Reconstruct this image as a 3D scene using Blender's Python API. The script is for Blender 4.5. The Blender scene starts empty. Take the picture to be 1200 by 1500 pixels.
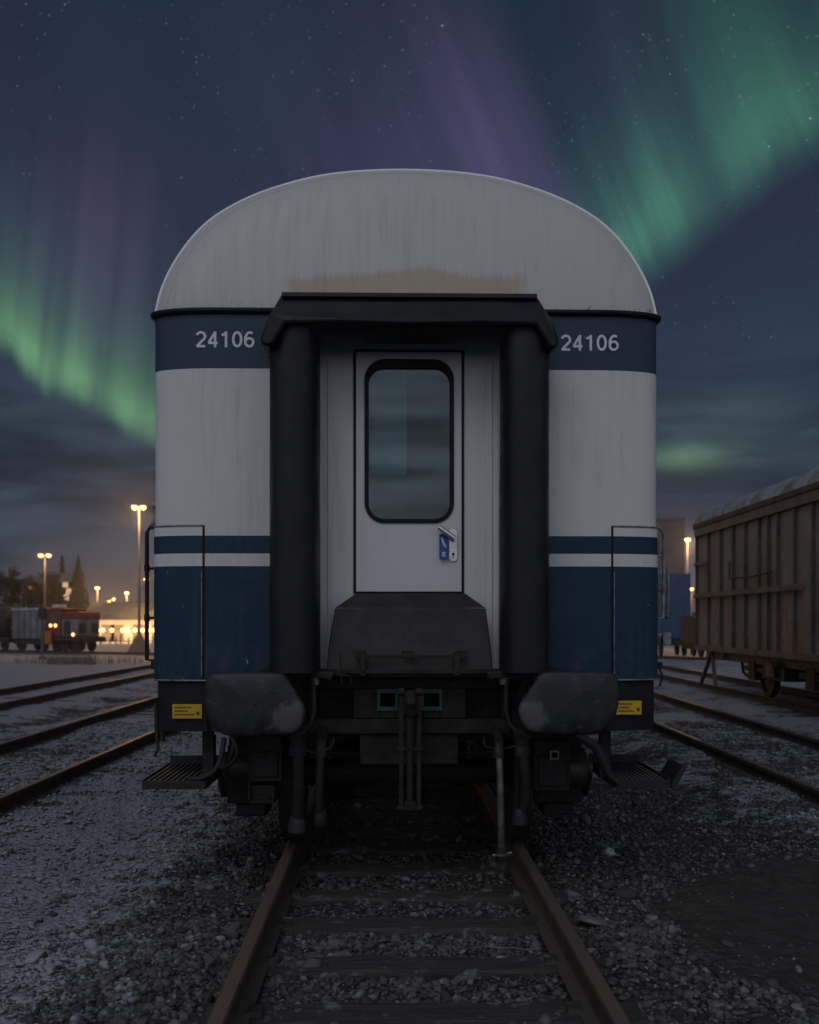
import bpy, bmesh, math, random
import numpy as np
from mathutils import Vector, Matrix, noise as mnoise
random.seed(7); rng = np.random.default_rng(7)
S = bpy.context.scene
COL = S.collection
R = math.radians
PI = math.pi

# ------------------------------------------------------------------ node helpers
class E:
    """a tiny expression wrapper round Math nodes"""
    nt = None
    def __init__(s, v): s.v = v
    @staticmethod
    def m(op, *a, clamp=False):
        n = E.nt.nodes.new('ShaderNodeMath'); n.operation = op; n.use_clamp = clamp
        for i, x in enumerate(a):
            x = x.v if isinstance(x, E) else x
            if isinstance(x, (int, float)): n.inputs[i].default_value = x
            else: E.nt.links.new(x, n.inputs[i])
        return E(n.outputs[0])
    def __add__(s, o): return E.m('ADD', s, o)
    __radd__ = __add__
    def __sub__(s, o): return E.m('SUBTRACT', s, o)
    def __rsub__(s, o): return E.m('SUBTRACT', o, s)
    def __mul__(s, o): return E.m('MULTIPLY', s, o)
    __rmul__ = __mul__
    def __truediv__(s, o): return E.m('DIVIDE', s, o)
    def __neg__(s): return E.m('MULTIPLY', s, -1.0)
    def exp(s): return E.m('EXPONENT', s)
    def clamp(s): return E.m('ADD', s, 0.0, clamp=True)
    def abs(s): return E.m('ABSOLUTE', s)
    def pow(s, p): return E.m('POWER', s, p)
    def max(s, o): return E.m('MAXIMUM', s, o)
    def ss(s, a, b):
        n = E.nt.nodes.new('ShaderNodeMapRange'); n.interpolation_type = 'SMOOTHSTEP'
        E.nt.links.new(s.v, n.inputs[0])
        for i, x in ((1, a), (2, b)):
            if isinstance(x, E): E.nt.links.new(x.v, n.inputs[i])
            else: n.inputs[i].default_value = x
        n.inputs[3].default_value = 0; n.inputs[4].default_value = 1
        return E(n.outputs[0])
def gauss(x, c, w):
    t = (x - c) / w
    return (-(t * t)).exp()
def xyz(x, y, z):
    n = E.nt.nodes.new('ShaderNodeCombineXYZ')
    for i, k in enumerate((x, y, z)):
        if isinstance(k, E): E.nt.links.new(k.v, n.inputs[i])
        else: n.inputs[i].default_value = k
    return n.outputs[0]
def sep(sock):
    n = E.nt.nodes.new('ShaderNodeSeparateXYZ'); E.nt.links.new(sock, n.inputs[0])
    return E(n.outputs[0]), E(n.outputs[1]), E(n.outputs[2])
def noise(vec, scale=5, detail=4, rough=.55, dist=0.0):
    n = E.nt.nodes.new('ShaderNodeTexNoise'); n.inputs['Scale'].default_value = scale
    n.inputs['Detail'].default_value = detail; n.inputs['Roughness'].default_value = rough
    n.inputs['Distortion'].default_value = dist
    E.nt.links.new(vec, n.inputs['Vector']); return E(n.outputs[0])
def voro(vec, scale=5, feature='F1'):
    n = E.nt.nodes.new('ShaderNodeTexVoronoi'); n.inputs['Scale'].default_value = scale; n.feature = feature
    E.nt.links.new(vec, n.inputs['Vector']); return E(n.outputs['Distance']), n.outputs['Color']
def mix(f, a, b, mode='MIX'):
    n = E.nt.nodes.new('ShaderNodeMix'); n.data_type = 'RGBA'; n.blend_type = mode
    if isinstance(f, E): E.nt.links.new(f.v, n.inputs[0])
    else: n.inputs[0].default_value = f
    for i, c in ((6, a), (7, b)):
        if isinstance(c, tuple): n.inputs[i].default_value = (*c[:3], 1)
        else: E.nt.links.new(c, n.inputs[i])
    return n.outputs[2]
def cscale(f, c): return mix(f, (0, 0, 0), c)     # colour times factor (factor 0..1)
def vscale(f, c):                                 # colour times any factor
    n = E.nt.nodes.new('ShaderNodeVectorMath'); n.operation = 'SCALE'
    if isinstance(c, tuple): n.inputs[0].default_value = c
    else: E.nt.links.new(c, n.inputs[0])
    E.nt.links.new(f.v, n.inputs[3]); return n.outputs[0]
def vadd(a, b):
    n = E.nt.nodes.new('ShaderNodeVectorMath'); n.operation = 'ADD'
    E.nt.links.new(a, n.inputs[0]); E.nt.links.new(b, n.inputs[1]); return n.outputs[0]
def ramp(f, stops):
    n = E.nt.nodes.new('ShaderNodeValToRGB'); cr = n.color_ramp
    while len(cr.elements) < len(stops): cr.elements.new(.5)
    for e, (p, c) in zip(cr.elements, stops): e.position = p; e.color = (*c, 1)
    E.nt.links.new(f.v, n.inputs[0]); return n.outputs[0]

# ------------------------------------------------------------------ camera (level, with a vertical lens shift)
EYE = 1.64; HZ = 910.0; F = 1500.0                # eye height, horizon row and focal length, in pixels of the 1200x1500 photo
cd = bpy.data.cameras.new('camera'); cam = bpy.data.objects.new('camera', cd); COL.objects.link(cam)
cam.location = (0, 0, EYE); cam.rotation_euler = (PI / 2, 0, 0)
cd.sensor_fit = 'VERTICAL'; cd.sensor_height = 36; cd.lens = 36.0; cd.shift_y = (HZ - 750) / 1500
cd.clip_end = 3000; cd.clip_start = .05
cd.dof.use_dof = True; cd.dof.focus_distance = 5.95; cd.dof.aperture_fstop = 2.6
S.camera = cam
S.view_settings.view_transform = 'Standard'; S.view_settings.look = 'None'
S.view_settings.exposure = 0; S.view_settings.gamma = 1
S.cycles.use_denoising = True
S.cycles.max_bounces = 6; S.cycles.volume_bounces = 0
S.cycles.caustics_reflective = False; S.cycles.caustics_refractive = False

# ------------------------------------------------------------------ world: deep dusk sky with aurora and stars
W = bpy.data.worlds.new('World'); S.world = W; W.use_nodes = True
nt = W.node_tree; E.nt = nt; nt.nodes.clear()
tc = nt.nodes.new('ShaderNodeTexCoord'); D = tc.outputs['Generated']
dx, dy, dz = sep(D)
az = E.m('ARCTAN2', dx, dy); el = E.m('ARCSINE', dz)
front = dy.ss(-.15, .35)
base = ramp((el / 1.2).clamp(), [(0, (.052, .060, .090)), (.06, (.040, .056, .088)), (.14, (.024, .038, .062)),
                             (.30, (.021, .0265, .056)), (.46, (.0115, .0185, .035)), (1, (.010, .016, .030))])
# broad colour drift across the night sky
n1 = noise(D, 3.2, 2).ss(.35, .68); n2 = noise(xyz(dx + 3.0, dy, dz), 4.0, 2).ss(.45, .7)
high = el.ss(.12, .3)
base = vadd(base, vscale(n1 * high, (.0, .010, .010)))
base = vadd(base, vscale(n2 * high * (1.0 - az.ss(.16, .28) * .85), (.010, .002, .014)))
# low cloud bars
cl = noise(xyz(az * 2.2, el * 11.0, 0.0), 2.2, 5, .6, .3)
low = 1.0 - el.ss(.13, .30)
base = vscale(1.0 - cl.ss(.42, .66) * low * .42, base)
base = vadd(base, vscale(cl.ss(.58, .30) * low * el.ss(.02, .12), (.016, .024, .028)))
# glow of the town on the right and left horizon
base = vadd(base, vscale(gauss(az, .28, .09) * gauss(el, .02, .07), (.060, .034, .046)))
base = vadd(base, vscale(gauss(az, -.29, .16) * gauss(el, .0, .06), (.010, .008, .008)))
# aurora: right-hand curtain, rising to the upper right
wig = noise(xyz(az * 7.0, 2.0, 0.0), 1.0, 3) - .5
hA = el - (.328 + .620 * (az - .2165)) - wig * .060
tA = az + el * .42
raysA = noise(xyz(tA * 28.0, el * 1.4, 1.0), 1.0, 3, .55)
rayA2 = noise(xyz(tA * 9.0, el * .8, 5.0), 1.0, 2, .5)
winA = az.ss(.10, .20) * (1.0 - az.ss(.55, .9)) * front
pA = hA.ss(-.042, .040) * winA
wa = noise(xyz(az * 6.0, el * 4.0, 11.0), 1.0, 3)
coreA = pA * (-(hA.max(0.0)) / .050).exp() * (.50 + raysA.ss(.28, .78) * .62) * (.55 + wa.ss(.3, .65) * .6)
veilA = pA * (-(hA.max(0.0)) / .16).exp() * rayA2.ss(.36, .70)
aur = vscale(coreA * (1.0 + gauss(az, .225, .05) * .55), (.060, .240, .130))
aur = vadd(aur, vscale(veilA * (.4 + raysA.ss(.3, .7) * .8), (.008, .036, .026)))
# a second fold further up on the right
gA = gauss(az + el * .42 - .515, 0.0, .045) * hA.ss(-.02, .05) * (-(hA.max(0.0)) / .16).exp() * front
aur = vadd(aur, vscale(gA, (.018, .085, .050)))
# left-hand curtain
wigB = noise(xyz(az * 17.0, 7.0, 0.0), 1.0, 3) - .5
hB = el - (.2400 - .46 * (az + .3805)) - wigB * .075
tB = az - el * .10
raysB = noise(xyz(tB * 30.0, el * 1.2, 9.0), 1.0, 3, .55)
winB = (1.0 - az.ss(-.20, -.08)) * az.ss(-.9, -.55) * front
pB = hB.ss(-.018, .024) * winB
wb = noise(xyz(az * 11.0, 2.0, 13.0), 1.0, 2)
coreB = pB * (.5 + wb.ss(.3, .65) * .65) * (-(hB.max(0.0)) / .033).exp() * (.50 + raysB.ss(.28, .75) * .80)
veilB = pB * (-(hB.max(0.0)) / .10).exp() * (.3 + raysB.ss(.4, .75) * .5)
aur = vadd(aur, vscale(coreB, (.150, .370, .125)))
aur = vadd(aur, vscale(veilB, (.010, .028, .025)))
purB = gauss(az + .300, 0.0, .060) * gauss(el, .325, .095) * (.45 + raysB.ss(.3, .7) * .75) * front
aur = vadd(aur, vscale(purB, (.027, .016, .036)))
# violet curtain in the middle with its crisp right edge
kC = (.1521 - (el - .393) * .4876) - az + (noise(xyz(el * 6.0, 3.0, 0.0), 1.0, 2) - .5) * .03
raysC = noise(xyz((az + el * .487) * 24.0, el * 1.0, 4.0), 1.0, 3, .55)
pC = kC.ss(-.028, .050) * (-(kC.max(0.0)) / .125).exp() * gauss(el, .410, .135) * front
aur = vadd(aur, vscale(pC * (.52 + raysC.ss(.28, .75) * .62), (.078, .042, .115)))
# low green patch on the right and its faint veil
aur = vadd(aur, vscale(gauss(az, .262, .034) * gauss(el, .153, .011) * front, (.070, .125, .055)))
aur = vadd(aur, vscale(gauss(az, .30, .075) * gauss(el, .172, .035) * front, (.020, .036, .030)))
# stars
vd, vc = voro(D, 105.0)
sx, sy, sz = sep(vc)
clus = noise(D, 9.0, 2).ss(.40, .66)
star = (1.0 - vd.ss(.012, .070)) * sx.ss(.55, .99).pow(2.2) * (.22 + clus) * el.ss(.16, .36)
vd2, vc2 = voro(D, 190.0); tx_, ty_, tz_ = sep(vc2)
star2 = (1.0 - vd2.ss(.06, .20)) * tx_.ss(.5, .95) * (.06 + clus * .40) * el.ss(.14, .34)
stars = vadd(vscale(star * (.10 + sy.pow(2.0) * 1.4) * 2.4, (.62, .68, .80)), vscale(star2 * .36, (.60, .68, .82)))
# sky behind the camera, brightened as added fill for the coach front
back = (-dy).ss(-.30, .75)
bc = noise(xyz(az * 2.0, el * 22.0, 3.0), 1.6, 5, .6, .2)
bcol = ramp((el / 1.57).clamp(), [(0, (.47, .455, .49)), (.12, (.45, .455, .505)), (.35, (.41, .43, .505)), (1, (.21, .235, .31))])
backfill = vscale(back * (.31 + bc.ss(.3, .68) * .86), bcol)
nish = nt.nodes.new('ShaderNodeTexSky'); nish.sky_type = 'NISHITA'; nish.sun_disc = False
nish.sun_elevation = R(-4); nish.sun_rotation = R(180)
total = vadd(vadd(base, aur), vadd(stars, backfill))
nz = vscale(E(nt.nodes.new('ShaderNodeValue').outputs[0]), nish.outputs[0])
[n for n in nt.nodes if n.type == 'VALUE'][0].outputs[0].default_value = .08
total = vadd(total, nz)
bg = nt.nodes.new('ShaderNodeBackground'); nt.links.new(total, bg.inputs[0]); bg.inputs[1].default_value = 1.0
wo = nt.nodes.new('ShaderNodeOutputWorld'); nt.links.new(bg.outputs[0], wo.inputs[0])

# last daylight: one weak, very soft sun from behind the camera, high on the left
sd = bpy.data.lights.new('sun', 'SUN'); sun = bpy.data.objects.new('sun', sd); COL.objects.link(sun)
sd.energy = .40; sd.angle = R(32); sd.color = (.93, .95, 1.0)
sun.rotation_euler = Vector((.28, .80, -.80)).to_track_quat('-Z', 'Y').to_euler()

# ------------------------------------------------------------------ object helpers
def tag(o, label=None, cat=None, group=None, kind=None):
    if label: o['label'] = label
    if cat: o['category'] = cat
    if group: o['group'] = group
    if kind: o['kind'] = kind
    return o
def thing(name, label, cat, loc=(0, 0, 0), rz=0.0, group=None):
    o = bpy.data.objects.new(name, None); COL.objects.link(o)
    o.location = loc; o.rotation_euler = (0, 0, rz); o.empty_display_size = .2
    return tag(o, label, cat, group)
def part(o, parent, loc=None):
    o.parent = parent
    if loc: o.location = loc
    return o
def copy_tree(o, parent=None):
    c = o.copy(); COL.objects.link(c)
    if parent: c.parent = parent
    for ch in list(o.children): copy_tree(ch, c)
    return c

class MB:
    def __init__(s): s.v = []; s.f = []
    def add(s, vs, fs):
        b = len(s.v); s.v += [tuple(p) for p in vs]; s.f += [tuple(i + b for i in f) for f in fs]; return s
    def box(s, x0, x1, y0, y1, z0, z1):
        v = [(x, y, z) for z in (z0, z1) for y in (y0, y1) for x in (x0, x1)]
        return s.add(v, [(0, 2, 3, 1), (4, 5, 7, 6), (0, 1, 5, 4), (2, 6, 7, 3), (0, 4, 6, 2), (1, 3, 7, 5)])
    def bar(s, a, b, w, h, up=(0, 0, 1)):
        a = Vector(a); b = Vector(b); d = (b - a).normalized(); u = Vector(up)
        if abs(d.dot(u)) > .95: u = Vector((0, 1, 0))
        sx = d.cross(u).normalized() * w / 2; sy = sx.cross(d).normalized() * h / 2
        v = [p + i * sx + j * sy for p in (a, b) for i, j in ((-1, -1), (1, -1), (1, 1), (-1, 1))]
        return s.add(v, [(3, 2, 1, 0), (4, 5, 6, 7), (0, 1, 5, 4), (1, 2, 6, 5), (2, 3, 7, 6), (3, 0, 4, 7)])
    def prism(s, pts, y0, y1):
        """polygon in x,z extruded along y"""
        n = len(pts); v = [(x, y0, z) for x, z in pts] + [(x, y1, z) for x, z in pts]
        f = [tuple(range(n)), tuple(range(2 * n - 1, n - 1, -1))]
        f += [(i, i + n, (i + 1) % n + n, (i + 1) % n) for i in range(n)]
        return s.add(v, f)
    def prismz(s, pts, z0, z1):
        n = len(pts); v = [(x, y, z0) for x, y in pts] + [(x, y, z1) for x, y in pts]
        f = [tuple(range(n - 1, -1, -1)), tuple(range(n, 2 * n))]
        f += [(i, (i + 1) % n, (i + 1) % n + n, i + n) for i in range(n)]
        return s.add(v, f)
    def grid(s, rows, close=False):
        nr = len(rows); nc = len(rows[0]); v = [p for r in rows for p in r]; f = []
        for i in range(nr - 1):
            for j in range(nc if close else nc - 1):
                k = (j + 1) % nc
                f.append((i * nc + j, i * nc + k, (i + 1) * nc + k, (i + 1) * nc + j))
        return s.add(v, f)
    def tube(s, path, r, n=10, caps=True):
        path = [Vector(p) for p in path]; rs = r if isinstance(r, (list, tuple)) else [r] * len(path)
        rows = []; prev = None
        for i, p in enumerate(path):
            d = (path[min(i + 1, len(path) - 1)] - path[max(i - 1, 0)]).normalized()
            if prev is None:
                u = Vector((0, 0, 1)) if abs(d.z) < .9 else Vector((0, 1, 0))
                a = d.cross(u).normalized()
            else: a = (prev - d * prev.dot(d)).normalized()
            prev = a; b = d.cross(a)
            rows.append([p + rs[i] * (math.cos(2 * PI * k / n) * a + math.sin(2 * PI * k / n) * b) for k in range(n)])
        base = len(s.v); s.grid(rows, True)
        if caps:
            s.f.append(tuple(base + k for k in range(n - 1, -1, -1)))
            e = base + (len(path) - 1) * n; s.f.append(tuple(e + k for k in range(n)))
        return s
    def lathe(s, prof, centre, axis='x', n=28):
        cx, cy, cz = centre; rows = []
        for t, r in prof:
            row = []
            for k in range(n):
                c, q = math.cos(2 * PI * k / n) * r, math.sin(2 * PI * k / n) * r
                row.append({'x': (cx + t, cy + c, cz + q), 'y': (cx + c, cy + t, cz + q), 'z': (cx + c, cy + q, cz + t)}[axis])
            rows.append(row)
        b = len(s.v); s.grid(rows, True)
        s.f.append(tuple(b + k for k in range(n))); e = b + (len(prof) - 1) * n
        s.f.append(tuple(e + k for k in range(n - 1, -1, -1)))
        return s
    def build(s, name, mat, parent=None, bevel=0, smooth=35, off=None):
        me = bpy.data.meshes.new(name)
        v = s.v if off is None else [(x - off[0], y - off[1], z - off[2]) for x, y, z in s.v]
        me.from_pydata(v, [], s.f); me.update()
        bm = bmesh.new(); bm.from_mesh(me); bmesh.ops.recalc_face_normals(bm, faces=bm.faces); bm.to_mesh(me); bm.free()
        if smooth:
            me.polygons.foreach_set('use_smooth', [True] * len(me.polygons)); me.set_sharp_from_angle(angle=R(smooth))
        if mat: me.materials.append(mat)
        o = bpy.data.objects.new(name, me); COL.objects.link(o)
        if parent: o.parent = parent
        if off is not None: o.location = off
        if bevel:
            m = o.modifiers.new('bevel', 'BEVEL'); m.width = bevel; m.segments = 2; m.limit_method = 'ANGLE'; m.angle_limit = R(40)
            m.harden_normals = False
        return o

# ------------------------------------------------------------------ materials
def newmat(name):
    m = bpy.data.materials.new(name); m.use_nodes = True; E.nt = m.node_tree
    b = m.node_tree.nodes['Principled BSDF']; return m, b
def link(sock, inp): E.nt.links.new(sock.v if isinstance(sock, E) else sock, inp)
def objco(): return E.nt.nodes.new('ShaderNodeTexCoord').outputs['Object']
def wpos(): return E.nt.nodes.new('ShaderNodeNewGeometry').outputs['Position']
def bump(h, strength=.3, dist=.01):
    n = E.nt.nodes.new('ShaderNodeBump'); n.inputs['Strength'].default_value = strength; n.inputs['Distance'].default_value = dist
    link(h, n.inputs['Height']); return n.outputs[0]
def pbr(name, col, rough=.6, metal=0.0, var=.25, scale=6, bmp=.15, bscale=60, dirt=None, dirt_amt=.5, spec=.5):
    m, b = newmat(name); co = objco()
    a = noise(co, scale, 5, .6); c2 = tuple(c * (1 - var) for c in col); c3 = tuple(min(1, c * (1 + var)) for c in col)
    c = mix(a.ss(.3, .7), c2, c3)
    if dirt: c = mix(noise(co, scale * .6, 6, .7, .4).ss(.45, .70) * dirt_amt, c, dirt)
    link(c, b.inputs['Base Color'])
    link(noise(co, scale * 3, 3).ss(.2, .8) * .25 + (rough - .12), b.inputs['Roughness'])
    b.inputs['Metallic'].default_value = metal; b.inputs['Specular IOR Level'].default_value = spec
    if bmp: link(bump(noise(co, bscale, 3), bmp, .005), b.inputs['Normal'])
    return m
def emit(name, col, s):
    m, b = newmat(name); b.inputs['Base Color'].default_value = (*col, 1)
    b.inputs['Emission Color'].default_value = (*col, 1); b.inputs['Emission Strength'].default_value = s; return m

M = {}
M['rubber'] = pbr('bellows_rubber', (.0085, .0088, .011), .50, var=.25, scale=3, bmp=.12, bscale=14, spec=.30, dirt=(.018, .018, .020), dirt_amt=.3)
M['hood'] = pbr('hood_sheet', (.0095, .0098, .012), .46, var=.25, scale=4, bmp=.12, bscale=20, dirt=(.022, .022, .023), dirt_amt=.35, spec=.35)
M['under'] = pbr('underframe_paint', (.017, .016, .015), .72, var=.4, scale=7, dirt=(.040, .034, .027), dirt_amt=.6, spec=.25)
M['dark'] = pbr('dark_iron', (.010, .0098, .0098), .7, var=.35, scale=9, dirt=(.026, .022, .018), dirt_amt=.5)
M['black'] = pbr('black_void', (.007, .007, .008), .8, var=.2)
M['skirt'] = pbr('skirt_paint', (.010, .0105, .012), .6, var=.3, scale=4, dirt=(.022, .021, .020), dirt_amt=.45, spec=.2)
M['hose'] = pbr('brake_hose_rubber', (.012, .0118, .0118), .6, var=.3, scale=12, dirt=(.028, .026, .024), dirt_amt=.5, spec=.3)
M['steel'] = pbr('worn_steel', (.15, .145, .14), .42, .75, var=.3, scale=14, dirt=(.10, .07, .045), dirt_amt=.5)
M['chrome'] = pbr('handle_metal', (.62, .62, .63), .28, .9, var=.1, scale=20, bmp=.03)
M['fall'] = pbr('fall_plate_steel', (.022, .021, .021), .58, .1, var=.5, scale=4, bmp=.2, bscale=26, dirt=(.050, .041, .033), dirt_amt=.6)
M['tread'] = pbr('step_grating', (.055, .056, .062), .6, 0, var=.3, scale=12)
M['gasket'] = pbr('window_gasket', (.006, .0065, .008), .5, var=.2, scale=10, spec=.2)
M['green'] = pbr('green_paint', (.010, .062, .045), .55, var=.3, scale=14, dirt=(.03, .035, .03), dirt_amt=.6)
M['number'] = pbr('number_paint', (.62, .63, .66), .5, var=.06, scale=10, bmp=0)
M['wood'] = pbr('sleeper_wood', (.055, .046, .040), .85, var=.45, scale=5, bmp=.6, bscale=40, dirt=(.13, .125, .125), dirt_amt=.45)
M['hazegrey'] = pbr('grey_concrete', (.16, .16, .17), .8, var=.15, scale=2)

def sleeper_mat():
    m, b = newmat('weathered_sleeper_wood'); x, y, z = sep(wpos())
    g = noise(xyz(x * 1.6, y * 26.0, z * 8.0), 2.0, 6, .65)
    c = mix(g.ss(.3, .72), (.020, .018, .017), (.075, .066, .060))
    c = mix(noise(wpos(), 7, 5, .65).ss(.56, .68) * .55, c, (.28, .29, .32))
    link(c, b.inputs['Base Color']); b.inputs['Roughness'].default_value = .85
    link(bump(g, .8, .02), b.inputs['Normal']); return m
M['sleeper'] = sleeper_mat()
def rail_mat():
    m, b = newmat('rusty_rail'); p = wpos(); x, y, z = sep(p)
    n = noise(p, 9, 6, .65)
    rust = mix(n.ss(.3, .7), (.028, .018, .014), (.076, .047, .035))
    rust = mix(noise(p, 35, 3).ss(.55, .7) * .5, rust, (.15, .085, .055))
    nn = E.nt.nodes.new('ShaderNodeNewGeometry'); _, _, nz_ = sep(nn.outputs['Normal'])
    top = nz_.ss(.75, .95)
    c = mix(top * .8, rust, (.17, .142, .128))
    link(c, b.inputs['Base Color']); link(top * .45, b.inputs['Metallic']); link(.72 - top * .27 + n * .1, b.inputs['Roughness'])
    link(bump(n, .35, .006), b.inputs['Normal']); return m
M['rail'] = rail_mat()

WHITE = (.575, .568, .565); SLATE = (.018, .043, .072); NAVY = (.0026, .027, .060)
def grime(c, x, y, z, amt=1.0, col=(.27, .245, .205)):
    """vertical run-off streaks: dirt with a shape of its own"""
    st = noise(xyz(x * 16.0, y * 5.0, z * .9), 1.6, 5, .7)
    big = noise(xyz(x * 2.5, y * 2.0, z * 1.1 + 4.0), 1.3, 4, .6)
    fine = noise(xyz(x * 60.0, y * 9.0, z * 1.6), 1.0, 3, .6)
    c = mix((st.ss(.47, .75) * .62 * amt) * big.ss(.30, .66), c, col)
    return mix(fine.ss(.56, .78) * .16 * amt, c, (.16, .145, .125)), st, big
def livery():
    m, b = newmat('coach_livery'); x, y, z = sep(wpos())
    def band(z0, z1): return z.ss(z0 - .0008, z0 + .0008) * (1.0 - z.ss(z1 - .0008, z1 + .0008))
    c = mix(band(3.116, 3.60), WHITE, SLATE)
    c = mix(band(2.036, 2.14), c, NAVY); c = mix(band(.5, 1.962), c, NAVY)
    dark = (band(3.116, 3.60) + band(2.036, 2.14) + band(.5, 1.962)).clamp()
    clean = c; c, st, big = grime(c, x, y, z, .60, (.28, .245, .19)); c = mix(dark * .80, c, clean)
    low_ = (1.0 - z.ss(1.29, 1.62)) * noise(xyz(x * 9.0, y * 6.0, z * 4.0), 1.0, 5, .7).ss(.42, .72)
    c = mix(low_ * .45, c, (.085, .075, .062))
    # faint dull film on the blue, chalky chips
    ch = noise(xyz(x * 30.0, y * 30.0, z * 12.0), 1.0, 2).ss(.735, .76)
    c = mix(ch * dark * .6, c, (.3, .33, .38))
    link(c, b.inputs['Base Color'])
    link(.22 + st.ss(.3, .8) * .26 + big * .10, b.inputs['Roughness'])
    b.inputs['Specular IOR Level'].default_value = .27
    link(bump(noise(xyz(x * 2.2, y * 2.2, z * 1.6), 1.6, 3, .6), .30, .03), b.inputs['Normal'])
    return m
M['livery'] = livery()
def roof_mat():
    m, b = newmat('roof_paint'); x, y, z = sep(wpos())
    c, st, big = grime(mix(0.0, (.46, .452, .438), (1, 1, 1)), x, y, z, .60, (.27, .225, .17))
    # ochre run stain above the gangway hood, ragged along the top
    teeth = noise(xyz(x * 70.0, 0.0, 2.0), 1.0, 6, .85); wob = noise(xyz(x * 4.0, 1.0, 0.0), 1.0, 2)
    edge = 3.635 + teeth.ss(.28, .80) * .075 + (wob - .5) * .13 + gauss(x, .05, .25) * .05
    inx = x.ss(-.76, -.66) * (1.0 - x.ss(.60, .74))
    stain = (1.0 - z.ss(edge - .026, edge + .022)) * inx
    c = mix(stain * (.42 + teeth * .45), c, (.36, .265, .135))
    # dark specks of dirt along the gutter
    sp = noise(xyz(x * 45.0, y * 30.0, z * 22.0), 1.0, 3, .7).ss(.56, .66) * (1.0 - z.ss(3.47, 3.525))
    c = mix(sp * .8, c, (.05, .04, .03))
    link(c, b.inputs['Base Color']); link(.42 + st.ss(.3, .8) * .25, b.inputs['Roughness'])
    link(bump(noise(xyz(x * 3.0, y * 3.0, z * 2.0), 1.2, 2), .15, .02), b.inputs['Normal'])
    return m
M['roof'] = roof_mat()
def door_mat():
    m, b = newmat('door_paint'); x, y, z = sep(wpos())
    c, st, big = grime(mix(0.0, (.57, .57, .585), (1, 1, 1)), x, y, z, .5)
    link(c, b.inputs['Base Color']); link(.27 + big * .16, b.inputs['Roughness'])
    link(bump(noise(xyz(x * 2.0, y, z * 1.6), 1.5, 2), .08, .02), b.inputs['Normal']); return m
M['door'] = door_mat()
def glass_mat(name, tint, refl):
    m, b = newmat(name); nt = E.nt; nt.nodes.remove(b); out = nt.nodes['Material Output']
    tr = nt.nodes.new('ShaderNodeBsdfTransparent'); tr.inputs[0].default_value = (*tint, 1)
    gl = nt.nodes.new('ShaderNodeBsdfGlossy'); gl.inputs['Color'].default_value = (.74, .83, .86, 1); gl.inputs['Roughness'].default_value = .03
    mx = nt.nodes.new('ShaderNodeMixShader')
    lw = nt.nodes.new('ShaderNodeLayerWeight'); lw.inputs[0].default_value = .2
    link(E(lw.outputs['Fresnel']) * .6 + refl, mx.inputs[0])
    nt.links.new(tr.outputs[0], mx.inputs[1]); nt.links.new(gl.outputs[0], mx.inputs[2]); nt.links.new(mx.outputs[0], out.inputs[0]); return m
M['glass'] = glass_mat('door_glass', (.66, .76, .78), .075)
M['sideglass'] = pbr('side_window_glass', (.02, .024, .03), .15, var=.1, bmp=0)
M['blind'] = pbr('pale_blind', (.24, .335, .345), .8, var=.06, bmp=0)
M['inside'] = pbr('vestibule_lining', (.075, .080, .085), .7, var=.1, bmp=0)
M['yellow'] = pbr('yellow_notice', (.55, .33, .012), .55, var=.10, scale=8, bmp=0)
M['ink'] = pbr('notice_ink', (.03, .025, .02), .6, var=.1, bmp=0)
M['bluetag'] = pbr('blue_card', (.010, .060, .26), .45, var=.08, bmp=0)
M['whiteink'] = pbr('white_ink', (.62, .64, .68), .5, var=.05, bmp=0)

def buffer_mat():
    m, b = newmat('greasy_buffer_face'); co = objco(); x, y, z = sep(co)
    n = noise(co, 5.5, 6, .62, .5); sc = noise(xyz(x * 9.0, y, z * 30.0), 1.2, 4, .65)
    c = mix(n.ss(.35, .68), (.008, .0085, .011), (.024, .025, .030))
    c = mix(sc.ss(.56, .72) * .35, c, (.14, .12, .105))
    rub = noise(co, 3.2, 3, .5, .4)
    wx_, _, _ = sep(wpos()); worn = gauss(wx_.abs(), .64, .10) * gauss(z, -.07, .11)
    rb2 = noise(co, 7.0, 5, .65, .8); c = mix((rub * .35 + rb2 * .45 + worn * .26).ss(.50, .60) * .6, c, (.125, .122, .118)); c = mix(noise(xyz(x * 14.0, y, z * 70.0), 1.0, 3).ss(.60, .68) * gauss(z, .13, .06) * .35, c, (.12, .105, .09))
    link(c, b.inputs['Base Color']); link(.34 + n * .35, b.inputs['Roughness']); b.inputs['Metallic'].default_value = .2
    link(bump(n, .2, .01), b.inputs['Normal']); return m
M['buffer'] = buffer_mat()

# ------------------------------------------------------------------ ground
def drop(y): 
    t = min(1, max(0, (y - 34) / 42)); return -.9 * t * t * (3 - 2 * t)
def npnoise(x, y, seed):
    """value noise on numpy arrays"""
    r = np.random.default_rng(seed).random((256, 256))
    xi = np.floor(x).astype(int); yi = np.floor(y).astype(int); fx = x - xi; fy = y - yi
    fx = fx * fx * (3 - 2 * fx); fy = fy * fy * (3 - 2 * fy)
    g = lambda a, b: r[(a % 256), (b % 256)]
    return (g(xi, yi) * (1 - fx) + g(xi + 1, yi) * fx) * (1 - fy) + (g(xi, yi + 1) * (1 - fx) + g(xi + 1, yi + 1) * fx) * fy
def sst(a, b, x):
    t = np.clip((x - a) / (b - a), 0, 1); return t * t * (3 - 2 * t)
TRACKS = [(-.012, 6.0, .0207), (-4.20, 10.0, 0.0), (-8.15, 10.0, 0.0), (4.36, 10.0, 0.0), (7.80, 10.0, 0.0), (16.0, 10.0, 0.0)]
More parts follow.
